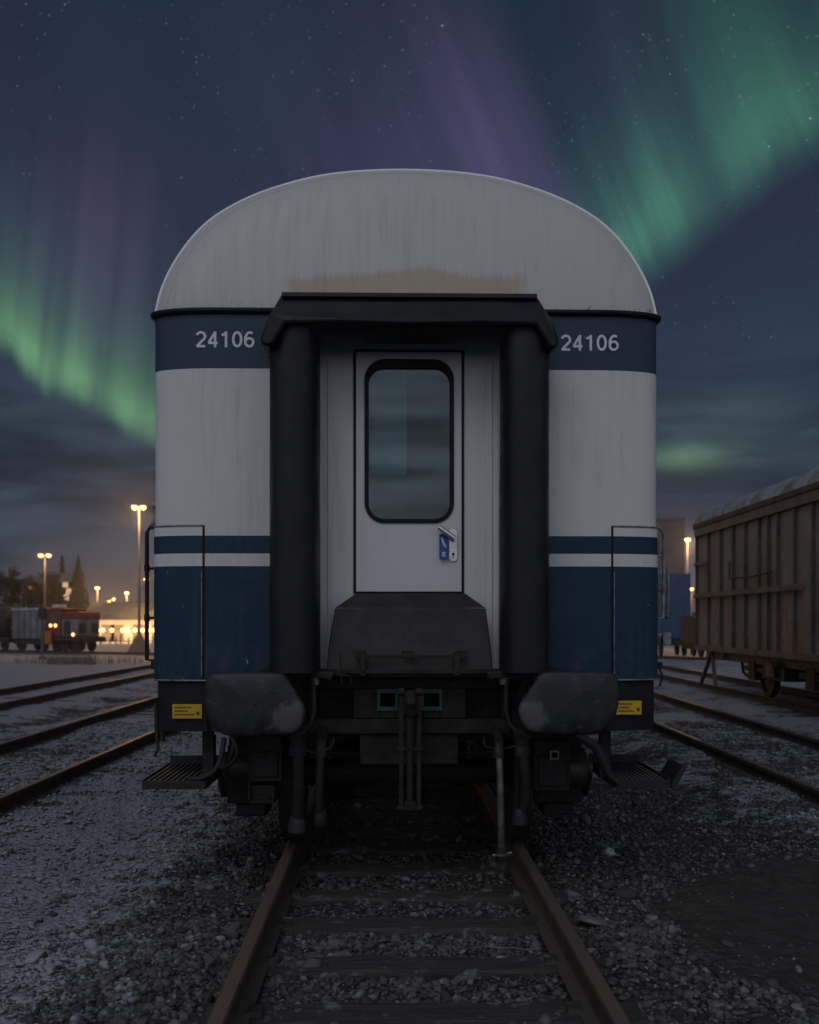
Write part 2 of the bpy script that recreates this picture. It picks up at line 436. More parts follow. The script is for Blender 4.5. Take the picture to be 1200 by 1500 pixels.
def gz(x, y):
    t = np.clip((y - 34) / 42, 0, 1); z = -.9 * t * t * (3 - 2 * t)
    near = 1 - sst(10, 30, y)
    z = z - .028 + (npnoise(x * 1.3 + 40, y * 1.3, 1) - .5) * .05 + (npnoise(x * 7, y * 7, 2) - .5) * .022 * near + (npnoise(x * 22, y * 22, 3) - .5) * .016 * near
    # shoulders of the ballast beds: the ground between the tracks lies a little lower
    dmin = np.full_like(z, 9.0)
    for cx, cy, a in TRACKS:
        dmin = np.minimum(dmin, np.abs(x - (cx - a * (y - cy))))
    d0 = np.abs(x - (-.012 - .0207 * (y - 6)))
    ds = np.full_like(z, 9.0)
    for cx, cy, a in TRACKS[1:]: ds = np.minimum(ds, np.abs(x - cx))
    z = z + .048 * (1 - sst(1.2, 1.7, ds))
    z = z + .040 * sst(.86, 1.0, d0) * (1 - sst(1.5, 2.2, d0)) - .05 * sst(1.35, 2.1, dmin)
    # trodden dirt patch on the right: flat
    p = patch(x, y)
    z = z * (1 - p * .65) + p * .65 * (-.06)
    return z
def patch(x, y):
    e = ((x - 2.75) / 1.55) ** 2 + ((y - 5.9 - (x - 2.7) * .3) / 1.55) ** 2 + (npnoise(x * 2, y * 2, 5) - .5) * .5
    return 1 - sst(.75, 1.1, e)
def axis(segs):
    out = []
    for a, b, st in segs: out += list(np.arange(a, b, st))
    return np.array(out + [segs[-1][1]])
gx = axis([(-900, -100, 50), (-100, -20, 4), (-20, -7, .5), (-7, -3, .08), (-3, 3, .035), (3, 7, .08), (7, 20, .5), (20, 100, 4), (100, 900, 50)])
gy = axis([(-60, 0, 4), (0, 3, .3), (3, 9, .035), (9, 16, .10), (16, 40, .5), (40, 120, 3), (120, 1500, 60)])
GX, GY = np.meshgrid(gx, gy); GZ = gz(GX, GY)
def fastmesh(name, verts, faces_flat, fsize, mat):
    me = bpy.data.meshes.new(name); nf = len(faces_flat) // fsize
    me.vertices.add(len(verts)); me.vertices.foreach_set('co', np.asarray(verts, dtype=np.float32).ravel())
    me.loops.add(len(faces_flat)); me.loops.foreach_set('vertex_index', np.asarray(faces_flat, dtype=np.int32))
    me.polygons.add(nf); me.polygons.foreach_set('loop_start', np.arange(0, nf * fsize, fsize, dtype=np.int32))
    me.polygons.foreach_set('loop_total', np.full(nf, fsize, dtype=np.int32))
    me.update(calc_edges=True); me.validate(); me.materials.append(mat)
    o = bpy.data.objects.new(name, me); COL.objects.link(o); return o

def snowmask(p):
    """thin wind-blown snow: patchy, thickest away from the coach's own track"""
    x, y, z = sep(p)
    big = noise(p, .75, 4, .6); mid = noise(xyz(x * 1.0, y * 1.0, 0.0), 6.0, 5, .68); fine = noise(xyz(x, y, 0.0), 26.0, 4, .7)
    xl = (-x).ss(.75, 2.3)                         # left of the track
    xr = x.ss(1.6, 4.2)                            # right
    far = y.ss(7.5, 13.0) * (1.0 - gauss(y, 42.0, 18.0) * .7)
    lane = (1.0 - gauss(x, -6.1, .8)* .6)
    patchm = gauss(x, 2.6, 1.25) * gauss(y - (x - 2.7) * .3, 5.9, 1.5)
    beds = (gauss(x, -4.1, .95) + gauss(x, 4.36, .95)) * (1.0 - y.ss(14.0, 26.0))
    bias = (xl * .37 * lane).max(xr * .28).max(far * .18) - patchm * .45 - beds * .13 + x.abs().ss(.7, 1.6) * .055
    return (big - .5) * 1.00 + (mid - .5) * .85 + (fine - .5) * .32 + bias, patchm, fine, mid
def ground_mat():
    m, b = newmat('ballast_ground'); p = wpos(); x, y, z = sep(p)
    sn, patchm, fine, mid = snowmask(p)
    d1, vc = voro(p, 27.0); vr, vg, vb = sep(vc)
    d2, _ = voro(p, 70.0)
    stone = mix(vr.ss(.1, .9), (.034, .032, .031), (.120, .110, .104))
    stone = mix(d1.ss(.35, .62) * .7, stone, (.007, .007, .007))
    stone = mix(patchm.ss(.25, .6) * .85, stone, mix(mid.ss(.3, .7), (.034, .030, .027), (.066, .058, .052)))
    snow = sn.ss(.15, .27)
    nearp = 1.0 - y.ss(9.0, 22.0)
    c = mix(snow * (.92 - d1.ss(.15, .5) * 0.0), stone, mix(fine.ss(.35, .65), (.19, .20, .24), (.34, .352, .41)))
    link(c, b.inputs['Base Color']); link(.92 - snow * .25, b.inputs['Roughness']); b.inputs['Specular IOR Level'].default_value = .25
    h = (1.0 - d1) * (1.0 - patchm.ss(.2, .5) * .85) * (1.0 - snow * .45) + fine * .5 + snow * .25
    link(bump(h, .9, .03), b.inputs['Normal']); return m
M['ground'] = ground_mat()
nx, ny = len(gx), len(gy)
ii, jj = np.meshgrid(np.arange(nx - 1), np.arange(ny - 1)); k0 = (jj * nx + ii).ravel()
gf = np.stack([k0, k0 + 1, k0 + 1 + nx, k0 + nx], 1).ravel()
g = fastmesh('ground', np.stack([GX.ravel(), GY.ravel(), GZ.ravel()], 1), gf, 4, M['ground'])
g.data.polygons.foreach_set('use_smooth', [True] * len(g.data.polygons))
tag(g, kind='structure')

# loose ballast stones, scattered over the beds
def rock_mat():
    m, b = newmat('ballast_stone'); p = wpos(); x, y, z = sep(p)
    geo = E.nt.nodes.new('ShaderNodeNewGeometry'); rnd = E(geo.outputs['Random Per Island']); _, _, nz_ = sep(geo.outputs['Normal'])
    sn, patchm, fine, mid = snowmask(p)
    c = ramp(rnd, [(0, (.018, .017, .017)), (.35, (.058, .055, .053)), (.6, (.105, .097, .091)), (.8, (.098, .104, .114)), (.94, (.175, .168, .165)), (1, (.26, .25, .24))])
    c = mix(noise(p, 40, 4, .6).ss(.35, .7) * .5, c, (.05, .045, .042), 'MIX')
    dust = (sn + nz_ * .22 + rnd * .16 - .36).ss(.10, .26) * nz_.ss(.25, .75)
    c = mix(dust * .85, c, (.31, .318, .355))
    link(c, b.inputs['Base Color']); b.inputs['Roughness'].default_value = .8
    link(bump(noise(p, 120, 3), .35, .004), b.inputs['Normal']); return m
M['rock'] = rock_mat()
def rocks(n, sub):
    out = []
    for k in range(n):
        bm = bmesh.new(); bmesh.ops.create_icosphere(bm, subdivisions=sub, radius=1)
        v = np.array([p.co[:] for p in bm.verts]); f = np.array([[q.index for q in t.verts] for t in bm.faces]); bm.free()
        # cut by random planes: angular crushed stone
        for _ in range(9):
            nrm = rng.normal(size=3); nrm /= np.linalg.norm(nrm); lim = rng.uniform(.45, .85)
            dd = v @ nrm; ov = np.maximum(dd - lim, 0); v = v - ov[:, None] * nrm
        v *= rng.uniform([.8, .6, .45], [1.25, 1.0, .8]); out.append((v, f))
    return out
R2 = rocks(10, 2); R1 = rocks(10, 1)
def scatter(pts, sizes, lib, sink):
    V = []; Fc = []; base = 0
    for (px_, py_, pz_), s in zip(pts, sizes):
        v, f = lib[rng.integers(len(lib))]
        a = rng.normal(size=4); a /= np.linalg.norm(a); w, i, j, k = a
        Rm = np.array([[1 - 2 * (j * j + k * k), 2 * (i * j - k * w), 2 * (i * k + j * w)], [2 * (i * j + k * w), 1 - 2 * (i * i + k * k), 2 * (j * k - i * w)], [2 * (i * k - j * w), 2 * (j * k + i * w), 1 - 2 * (i * i + j * j)]])
        tl = v @ Rm.T * s; tl[:, 2] *= .75
        V.append(tl + np.array([px_, py_, pz_ + s * sink])); Fc.append(f + base); base += len(v)
    return np.concatenate(V), np.concatenate(Fc).ravel()
def samp(n, x0, x1, y0, y1): return rng.uniform(x0, x1, n), rng.uniform(y0, y1, n)
def density(x, y):
    dist = np.abs(x - (-.012 - .0207 * (y - 6)))
    d = np.where(dist < 1.5, 1.0, 0.0)
    left = np.where(x < 0, 1 - .80 * sst(1.3, 2.5, dist), 1 - .55 * sst(1.6, 2.6, dist))
    d = np.maximum(d, 0) * left + (1 - np.where(dist < 1.5, 1, 0)) * left
    return d * (1 - .965 * patch(x, y)) * (.55 + .9 * npnoise(x * 1.7, y * 1.7, 8))
def on_rail_or_sleeper(x, y):
    lx = x - (-.012 - .0207 * (y - 6)); return (np.abs(np.abs(lx) - .752) < .085)
x1, y1 = samp(44000, -2.9, 3.0, 3.1, 5.6); k1 = (rng.random(len(x1)) < density(x1, y1)) & ~on_rail_or_sleeper(x1, y1); x1, y1 = x1[k1], y1[k1]
x2, y2 = samp(60000, -4.2, 4.8, 5.6, 10.5); k2 = (rng.random(len(x2)) < density(x2, y2) * .8) & ~on_rail_or_sleeper(x2, y2); x2, y2 = x2[k2], y2[k2]
s1 = rng.lognormal(math.log(.0128), .45, len(x1)).clip(.005, .040); s2 = rng.lognormal(math.log(.0150), .42, len(x2)).clip(.007, .042)
s1 = s1 * np.where(rng.random(len(s1)) < .022, rng.uniform(1.5, 2.3, len(s1)), 1.0); s2 = s2 * np.where(rng.random(len(s2)) < .02, rng.uniform(1.6, 2.4, len(s2)), 1.0)
x3, y3 = samp(26000, -5.6, 5.9, 7.0, 16.0); k3 = (np.abs(x3) > 2.2) & (np.abs(np.abs(x3 + 4.20) - .752) > .09) & (np.abs(np.abs(x3 - 4.36) - .752) > .09) & (rng.random(len(x3)) < (.25 + .75 * ((np.abs(x3 + 4.1) < 1.3) | (np.abs(x3 - 4.36) < 1.3))) * .85); x3, y3 = x3[k3], y3[k3]
s3 = rng.lognormal(math.log(.024), .4, len(x3)).clip(.012, .05); v3, f3 = scatter(np.stack([x3, y3, gz(x3, y3)], 1), s3, R1, .1)
v1, f1 = scatter(np.stack([x1, y1, gz(x1, y1)], 1), s1, R2, .15); v2, f2 = scatter(np.stack([x2, y2, gz(x2, y2)], 1), s2, R1, .15)
o = fastmesh('ballast_gravel', np.concatenate([v1, v2, v3]), np.concatenate([f1, f2 + len(v1), f3 + len(v1) + len(v2)]), 3, M['rock'])
tag(o, 'loose grey crushed stone lying between and beside the rails', 'gravel', kind='stuff')

# ------------------------------------------------------------------ railway tracks
RAILP = [(-.072, 0), (.072, 0), (.072, .012), (.016, .028), (.010, .045), (.010, .110), (.034, .122), (.036, .152), (.028, .160), (-.028, .160), (-.036, .152), (-.034, .122), (-.010, .110), (-.010, .045), (-.016, .028), (-.072, .012)]
def track(label, cx, cy, a, y0, y1, sl0, sl1, pitch=.63, top=.012):
    t = thing('railway_track', label, 'railway track', (cx, cy, 0), a, group='tracks of the yard')
    for sx in (-.752, .752):
        mb = MB(); ys = [y0] + list(np.arange(max(y0, 3), y1, 4.0)) + [y1]
        mb.grid([[(sx + p[0], y - cy, p[1] + drop(y) + random.uniform(-.001, .001)) for p in RAILP] for y in ys], True)
        mb.build('rail', M['rail'], t, smooth=30)
    y = sl0
    while y < sl1:
        dyy = random.uniform(-.03, .03); w = random.uniform(.105, .135); l = 1.28 + random.uniform(-.06, .06); tilt = random.uniform(-.012, .012)
        mb = MB(); nseg = 14; rows = []
        for i in range(nseg + 1):
            xx = -l + 2 * l * i / nseg; j = lambda s: random.uniform(-s, s)
            zt = top + drop(y) - .002 + j(.006) - (.012 if i in (0, nseg) else 0)
            rows.append([(xx, y - cy + dyy + tilt * xx - w + j(.008), zt - .16), (xx, y - cy + dyy + tilt * xx - w + j(.008), zt - .012),
                         (xx, y - cy + dyy + tilt * xx - w * .85, zt), (xx, y - cy + dyy + tilt * xx + w * .85, zt + j(.004)), (xx, y - cy + dyy + tilt * xx + w + j(.008), zt - .012), (xx, y - cy + dyy + tilt * xx + w, zt - .16)])
        mb.grid(rows, True); n = len(rows[0]); b = len(mb.v) - n
        mb.f.append(tuple(range(n))); mb.f.append(tuple(b + k for k in range(n)))
        for sx in (-.752, .752):                    # chairs and spikes are part of the sleeper
            for q in (-1, 1):
                mb.box(sx + q * .085 - .03, sx + q * .085 + .03, y - cy + dyy - .05, y - cy + dyy + .05, top + drop(y) - .004, top + drop(y) + .020)
        mb.build('sleeper', M['sleeper'], t, smooth=0)
        y += pitch
    return t
track('rusty track under the blue and white coach, its rails running to the viewer', -.012, 6.0, .0207, 1.5, 40, 2.4, 12.0, top=.004)
track('snow-dusted track nearest the coach on its left side', -4.20, 10, 0, 2.0, 120, 6.6, 26)
track('second track left of the coach, beyond the dark trodden strip', -8.15, 10, 0, 6.0, 130, 17, 42, pitch=.8)
track('empty snow-dusted track between the coach and the brown wagon', 4.36, 10, 0, 2.0, 100, 6.6, 26)
track('track that the old brown wagon stands on', 7.80, 10, 0, 6.0, 120, 12, 40, pitch=.8)
track('far right track under the blue container and the low wagon', 16.0, 50, 0, 30.0, 120, 46, 80, pitch=1.2)

# ------------------------------------------------------------------ the coach
OX = -.012; Y0 = 6.0
coach = thing('rail_coach', 'blue and white passenger coach seen end-on with dark gangway and domed grey roof', 'coach', (OX, Y0, 0), .0207)
def Q(px, py, d):                                   # photo pixel -> coach-local point at depth d behind the coach end
    Y = Y0 + d; return ((px - 600) * Y / F - OX, d, EYE + (HZ - py) * Y / F)
def qx(px, d): return Q(px, 0, d)[0]
def qz(py, d): return Q(0, py, d)[2]
HW = 1.497; LEN = 24.0
def planY(x, off=0.0):
    s = min(1.0, abs(x) / HW); s0 = .74
    q = max(0, (s - s0) / (1 - s0)); return .125 * (1 - math.sqrt(max(0, 1 - q * q)))
def plan(x_in, sign, inset=0.0, n=26, length=LEN):
    """plan line of the coach end from the gangway outwards, round the corner and down the side"""
    pts = []
    for i in range(n + 1):
        t = i / n; t = 1 - (1 - t) ** 2; x = x_in + (HW - x_in) * t
        pts.append((sign * (x - inset * t), planY(x) + inset))
    y = pts[-1][1]
    pts += [(sign * (HW - inset), y + .03), (sign * (HW - inset), y + .5), (sign * (HW - inset), length)]
    return pts
ZB = 3.462; ZF = 1.292
mb = MB()
for sg in (-1, 1):
    p = plan(.60, sg)
    mb.grid([[(x, y, z) for x, y in p] for z in (ZF, 1.6, 2.0, 2.5, 3.0, ZB - .006)])
mb.box(-.52, .52, .004, .05, 3.30, ZB - .006)
mb.box(-HW + .02, HW - .02, LEN - .03, LEN, ZF, ZB)
mb.build('body', M['livery'], coach, smooth=40)
# floor slab of the body: closes it from below
mb = MB(); mb.box(-1.44, 1.44, .16, LEN - .1, 1.18, 1.285); mb.build('floor_frame', M['skirt'], coach)

# roof with domed end
SIL = [(230, 456), (236.3, 438.3), (245, 417.3), (255.5, 394.5), (269.5, 371.8), (287, 347.3), (308, 326.3), (332.5, 308.8), (358.8, 293.9), (385, 281.6), (418.3, 269.8), (450, 260), (483, 253.2), (517, 248.8), (555, 246), (597, 245)]
YR = 6.20
half = [((597 - a) * YR / F * (HW / ((597 - 231) * YR / F)), EYE + (HZ - b) * YR / F) for a, b in SIL]
half[0] = (HW, ZB + .004)
sil = [(-x, z) for x, z in half] + [(x, z) for x, z in reversed(half[:-1])]
# smooth the outline
def resample(pts, n):
    L = [0]
    for a, b in zip(pts, pts[1:]): L.append(L[-1] + math.dist(a, b))
    out = []
    for i in range(n):
        t = L[-1] * i / (n - 1); k = max(j for j in range(len(L)) if L[j] <= t + 1e-9); k = min(k, len(pts) - 2)
        u = (t - L[k]) / (L[k + 1] - L[k]); p0 = pts[max(k - 1, 0)]; p1 = pts[k]; p2 = pts[k + 1]; p3 = pts[min(k + 2, len(pts) - 1)]
        out.append(tuple(.5 * (2 * b + (c - a) * u + (2 * a - 5 * b + 4 * c - d) * u * u + (3 * b - a - 3 * c + d) * u ** 3) for a, b, c, d in zip(p0, p1, p2, p3)))
    return out
sil = resample(sil, 97)
for _ in range(6): sil = [sil[0]] + [(.25 * a[0] + .5 * b[0] + .25 * c[0], .25 * a[1] + .5 * b[1] + .25 * c[1]) for a, b, c in zip(sil, sil[1:], sil[2:])] + [sil[-1]]
hR = max(z for _, z in sil) - ZB
rows = []
svals = [0, .2, .4, .6, .75, .84, .88, .905, .925, .94, .955, .968, .98, .989, .996, 1.0]
for s in svals:
    row = []
    for x, z in sil:
        q = max(0, (s - .74) / .26); qb = max(0, (s - .74) / .26); lo = max(0, 1 - (z - ZB) / hR * 2.2)
        cv = lambda t: .125 * (1 - math.sqrt(max(0, 1 - t * t)))
        zz = ZB + s * (z - ZB)
        row.append((s * x, .14 * ((zz - ZB) / hR) ** 1.6 + cv(q) * (1 - lo) + cv(qb) * lo, zz))
    rows.append(row)
rows.append([(x, y + .05, z) for x, y, z in rows[-1]])
rows.append([(x, LEN, z) for x, y, z in rows[-1]])
mb = MB(); mb.grid(rows); mb.build('roof', M['roof'], coach, smooth=50)
# dome rim highlight put in as a white tube; welded seam inside it
mb = MB()
M['rimhighlight'] = pbr('rim_highlight_white', (.86, .88, .90), .35, 0, var=.03, scale=3, bmp=0)
def dome(x, z, q_):
    cv = lambda t: .125 * (1 - math.sqrt(max(0, 1 - t * t))); q = max(0, (q_ - .74) / .26); qb = max(0, (q_ - .74) / .26); lo = max(0, 1 - (z - ZB) / hR * 2.2)
    zz = ZB + q_ * (z - ZB); return Vector((q_ * x, .14 * (max(0, zz - ZB) / hR) ** 1.6 + cv(q) * (1 - lo) + cv(qb) * lo, zz))
mb.v.clear(); mb.f.clear()
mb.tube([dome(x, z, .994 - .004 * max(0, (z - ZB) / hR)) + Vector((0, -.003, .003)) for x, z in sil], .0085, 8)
mb.build('rim_highlight', M['rimhighlight'], coach)
mb = MB(); mb.tube([dome(x, z, .948) for x, z in sil], .0025, 6)
mb.build('roof_seam', M['roof'], coach)
# gutter strip
for sg in (-1, 1):
    p = plan(.70, sg, -.004); mb = MB()
    prof = [(0, -.030), (-.020, -.024), (-.026, -.006), (-.018, .004), (0, .008)]
    rows = []
    for i, (x, y) in enumerate(p):
        a = p[max(i - 1, 0)]; b = p[min(i + 1, len(p) - 1)]; tx, ty = b[0] - a[0], b[1] - a[1]; l = math.hypot(tx, ty); nx_, ny_ = ty / l * sg, -tx / l * sg
        rows.append([(x - nx_ * o_ * 1, y - ny_ * o_, ZB + h) for o_, h in prof])
    mb.grid(rows); mb.build('gutter', M['gasket'], coach, smooth=60)
# corner hatch panels: shallow plates that follow the corner
M['edge'] = pbr('chipped_panel_edge', (.20, .21, .23), .5, .3, var=.5, scale=20)
for sg in (-1, 1):
    xin = abs(qx(298 if sg < 0 else 900, 0)); z0 = ZF + .008; z1 = qz(773, .05)
    pl = [q for q in plan(xin, sg, -.007, 18)][:-2]
    mb = MB(); mb.grid([[(x, y, z) for x, y in pl] for z in (z0, 1.6, 2.0, z1 - .015, z1)])
    pi_ = [q for q in plan(xin, sg, -.001, 18)][:-2]
    for za, zb_ in ((z1, z1 + .001), (z0, z0 - .001)): mb.grid([[(x, y, za) for x, y in pl], [(x, y, zb_) for x, y in pi_]])
    mb.grid([[(*pl[0], z0), (*pl[0], z1)], [(*pi_[0], z0), (*pi_[0], z1)]])
    cp = mb.build('corner_panel', M['livery'], coach, smooth=40)
    mb = MB()                                       # rolled top edge, gap strip and lower edge
    mb.tube([(x, y - .001, z1 + .006) for x, y in pl], .006, 6)
    mb.build('panel_edge', M['edge'], cp)
    mb = MB(); xg = pl[0][0] - sg * .006
    mb.box(xg - .006, xg + .006, planY(xin) - .004, planY(xin) + .004, z0, z1 + .008); mb.build('panel_gap', M['gasket'], cp)
    mb = MB(); xg = pl[0][0] + sg * .004
    mb.box(xg - .0022, xg + .0022, planY(xin) - .0115, planY(xin) - .006, z0 + .02, 1.93); mb.build('panel_rim', M['edge'], cp)
    mb = MB(); mb.tube([(x, y - .001, z0 - .006) for x, y in plan(xin if sg > 0 else xin - .02, sg, -.006, 18)[:-1]], .005, 6); mb.build('sill_edge', M['edge'], cp)
# painted numbers, built from strokes like a grotesque typeface
def arc(cx, cz, rx, rz, a0, a1, n=18): return [(cx + rx * math.cos(R(a0 + (a1 - a0) * i / n)), cz + rz * math.sin(R(a0 + (a1 - a0) * i / n))) for i in range(n + 1)]
DIG = {'2': [arc(.29, .68, .22, .25, 165, -35, 20) + [(.075, .075)], [(.045, .07), (.52, .07)]],
       '4': [[(.40, 0), (.40, .985)], [(.40, .93), (.055, .285)], [(.03, .27), (.54, .27)]],
       '1': [[(.34, 0), (.34, .985)], [(.32, .90), (.24, .80), (.10, .765)]],
       '0': [arc(.29, .50, .215, .43, 90, 450, 36)],
       '6': [arc(.29, .32, .215, .25, 0, 360, 30), arc(.33, .48, .255, .45, 58, 90, 6) + arc(.33, .48, .255, .45, 90, 195, 16)[1:]]}
def digits(body, name, mat, parent, x0, x1, z0, z1, y, wt=.155):
    mb = MB(); n = len(body); h = z1 - z0; adv = (x1 - x0) / (n * .58 + (n - 1) * .07); k = 0
    for i, ch in enumerate(body):
        ox_ = x0 + i * .65 * adv
        for path in DIG[ch]:
            yy = y - .00025 * k; k += 1; rows = []
            for j, (px_, pz_) in enumerate(path):
                a = path[max(j - 1, 0)]; b = path[min(j + 1, len(path) - 1)]
                if path[0] == path[-1] and j in (0, len(path) - 1): a, b = path[-2], path[1]
                tx, tz = (b[0] - a[0]) * adv, (b[1] - a[1]) * h; l = math.hypot(tx, tz); w = wt * h / 2
                X, Z = ox_ + px_ * adv, z0 + pz_ * h; rows.append([(X - tz / l * w, yy, Z + tx / l * w), (X + tz / l * w, yy, Z - tx / l * w)])
            mb.grid(rows)
    return mb.build(name, mat, parent, smooth=0)
digits('24106', 'number', M['number'], coach, qx(288, 0), qx(374, 0), qz(510.5, 0), qz(487, 0), -.003)
digits('24106', 'number', M['number'], coach, qx(822, 0), qx(908, 0), qz(512.5, 0), qz(489, 0), -.003)

# gangway: rubber rolls, hood, portal, door
def roll(name, cx, cy, rx, ry, z0, z1, seed):
    mb = MB(); rows = []; nz_ = 60; n = 36
    for i in range(nz_ + 1):
        z = z0 + (z1 - z0) * i / nz_
        row = []
        for k in range(n):
            a = 2 * PI * k / n; c, s = math.cos(a), math.sin(a); e = .72
            wv = 1 + .025 * mnoise.noise(Vector((c * 1.6 + seed, s * 1.6, z * 1.4))) + .012 * mnoise.noise(Vector((c * 3 + seed, s * 3, z * 5)))
            row.append((cx + rx * wv * math.copysign(abs(c) ** e, c), cy + ry * wv * math.copysign(abs(s) ** e, s), z))
        rows.append(row)
    mb.grid(rows, True); mb.f.append(tuple(range(n))); b = nz_ * n; mb.f.append(tuple(b + k for k in range(n)))
    return mb.build(name, M['rubber'], coach, smooth=60)
for a, b, sd_ in ((396, 468, 1), (732, 802, 7)):
    dC = -.16; cx = qx((a + b) / 2, dC); rx = (b - a) / 2 * (Y0 + dC) / F
    roll('gangway_bellows', cx, dC, rx, .185, qz(984, dC), qz(474, dC), sd_)
# hood
pts = [(412, 430), (785, 430), (797, 450), (806, 466), (816, 490), (818, 500), (814, 509), (803, 508), (797, 494), (784, 474), (700, 471), (600, 473), (500, 471), (416, 474), (403, 494), (396, 507), (383, 507), (379, 499), (382, 488), (393, 464), (401, 448)]
mb = MB(); dH = -.40; fr = []
for px, py in pts:
    d = dH + max(0, min(1, (462 - py) / 30)) * .12; fr.append(Q(px, py, d))
nn = len(fr); mb.add(fr + [(x, .02, z) for x, y, z in fr], [tuple(range(nn)), tuple(range(2 * nn - 1, nn - 1, -1))] + [(i, i + nn, (i + 1) % nn + nn, (i + 1) % nn) for i in range(nn)])
hood = mb.build('gangway_hood', M['hood'], coach, bevel=.018, smooth=45)
mb = MB(); z0, z1 = qz(436, -.34), qz(428.5, -.34); mb.box(qx(411, -.34), qx(786, -.34), -.34, -.10, z0, z1)
mb.prism([(qx(409, -.30), qz(445, -.3)), (qx(789, -.30), qz(445, -.3)), (qx(786, -.3), qz(436, -.3)), (qx(412, -.3), qz(436, -.3))], -.30, -.2)
mb.build('hood_lip', M['hood'], hood, bevel=.006)
mb = MB(); zc = qz(474, -.22); rr = 25 * (Y0 - .22) / F; rows = []
for i in range(49):
    x = qx(450, -.22) + (qx(750, -.22) - qx(450, -.22)) * i / 48
    rows.append([(x, -.20 + .15 * math.copysign(abs(math.cos(2 * PI * k / 28)) ** .8, math.cos(2 * PI * k / 28)) * (1 + .03 * mnoise.noise(Vector((x * 2, k, 0)))), zc + .004 * mnoise.noise(Vector((x * 2.5, 3, 1))) + rr * math.copysign(abs(math.sin(2 * PI * k / 28)) ** .8, math.sin(2 * PI * k / 28))) for k in range(28)])
mb.grid(rows, True); mb.f.append(tuple(range(28))); mb.f.append(tuple(48 * 28 + k for k in range(28)))
mb.build('header_roll', M['rubber'], coach, smooth=60)
# portal: white recess between the rolls
dP = .10; pl_, pr_ = qx(466, dP), qx(734, dP); zt, zbm = qz(494, dP), qz(1000, dP)
dl, dr, dt, db = qx(519, dP), qx(680, dP), qz(513, dP), qz(870, dP)      # door opening
mb = MB()
mb.box(pl_ - .05, dl - .001, dP, dP + .03, zbm, zt + .06); mb.box(dr + .001, pr_ + .05, dP, dP + .03, zbm, zt + .06)
mb.box(dl - .001, dr + .001, dP, dP + .03, dt, zt + .06); mb.box(dl - .001, dr + .001, dP, dP + .03, zbm, db)
xi0, xi1 = qx(468, -.02), qx(732, -.02)
mb.box(xi0 - .04, xi0, -.10, dP - .001, zbm, zt + .05); mb.box(xi1, xi1 + .04, -.10, dP - .001, zbm, zt + .05)
# slim pressed ridge down each portal side
mb.prism([(qx(481, dP), zbm), (qx(486, dP), zbm), (qx(486, dP), zt - .14), (qx(481, dP), zt - .14)], dP - .012, dP - .0005)
mb.prism([(qx(712, dP), zbm), (qx(722, dP), zbm), (qx(722, dP), zt - .14), (qx(712, dP), zt - .14)], dP - .012, dP - .0005)
mb.build('portal', M['door'], coach, bevel=.004)
# door leaf with rounded window opening
def rrect(x0, x1, z0, z1, r, n=8):
    out = []
    for cx, cz, a0 in ((x1 - r, z1 - r, 0), (x0 + r, z1 - r, 90), (x0 + r, z0 + r, 180), (x1 - r, z0 + r, 270)):
        out += [(cx + r * math.cos(R(a0 + 90 * i / n)), cz + r * math.sin(R(a0 + 90 * i / n))) for i in range(n + 1)]
    return out
dD = dP - .014; g_ = .0145
wx0, wx1, wz0, wz1 = qx(535, dD), qx(665, dD), qz(766, dD), qz(527, dD)
def ring(mb, outer, inner, y0, y1):
    n = len(outer)
    rows = [[(x, y0, z) for x, z in outer], [(x, y0, z) for x, z in inner], [(x, y1, z) for x, z in inner], [(x, y1, z) for x, z in outer], [(x, y0, z) for x, z in outer]]
    return mb.grid(rows, True)
ow = rrect(wx0, wx1, wz0, wz1, .118)
def project(pts, x0, x1, z0, z1):
    """outer rectangle points matching a rounded loop"""
    cx, cz = (x0 + x1) / 2, (z0 + z1) / 2; out = []
    n = 9
    for q, (ex, ez) in enumerate(((x1, z1), (x0, z1), (x0, z0), (x1, z0))):
        for i in range(n):
            px_, pz_ = pts[q * n + i]
            t = i / (n - 1)
            first = (q % 2 == 0)
            if first: out.append((ex, pz_ + (ez - pz_) * min(1, t * 2)) if t <= .5 else (ex + (px_ - ex) * (t - .5) * 2, ez))
            else: out.append((px_ + (ex - px_) * min(1, t * 2), ez) if t <= .5 else (ex, ez + (pz_ - ez) * (t - .5) * 2))
    return out
mb = MB(); ring(mb, project(ow, dl + g_, dr - g_, db + g_, dt - g_), ow, dD, dP + .025)
door = mb.build('door', M['door'], coach, smooth=0)
mb = MB(); rim = [(dl, dt), (dl, db), (dr, db), (dr, dt)]
for (x0, x1, z0, z1) in ((dl, dl + g_ - .001, db, dt), (dr - g_ + .001, dr, db, dt), (dl + g_, dr - g_, dt - g_ + .001, dt), (dl + g_, dr - g_, db, db + g_ - .001)):
    mb.box(x0, x1, dD + .003, dP + .02, z0, z1)
mb.build('door_seal', M['gasket'], door)
iw = rrect(wx0 + .023, wx1 - .023, wz0 + .024, wz1 - .055, .092)
mb = MB(); ring(mb, rrect(wx0 - .002, wx1 + .002, wz0 - .002, wz1 + .002, .120), iw, dD - .010, dD + .02); mb.build('window_gasket', M['gasket'], door, bevel=.004)
mb = MB(); mb.prism(iw, dD + .006, dD + .011); mb.build('pane', M['glass'], door, smooth=0)
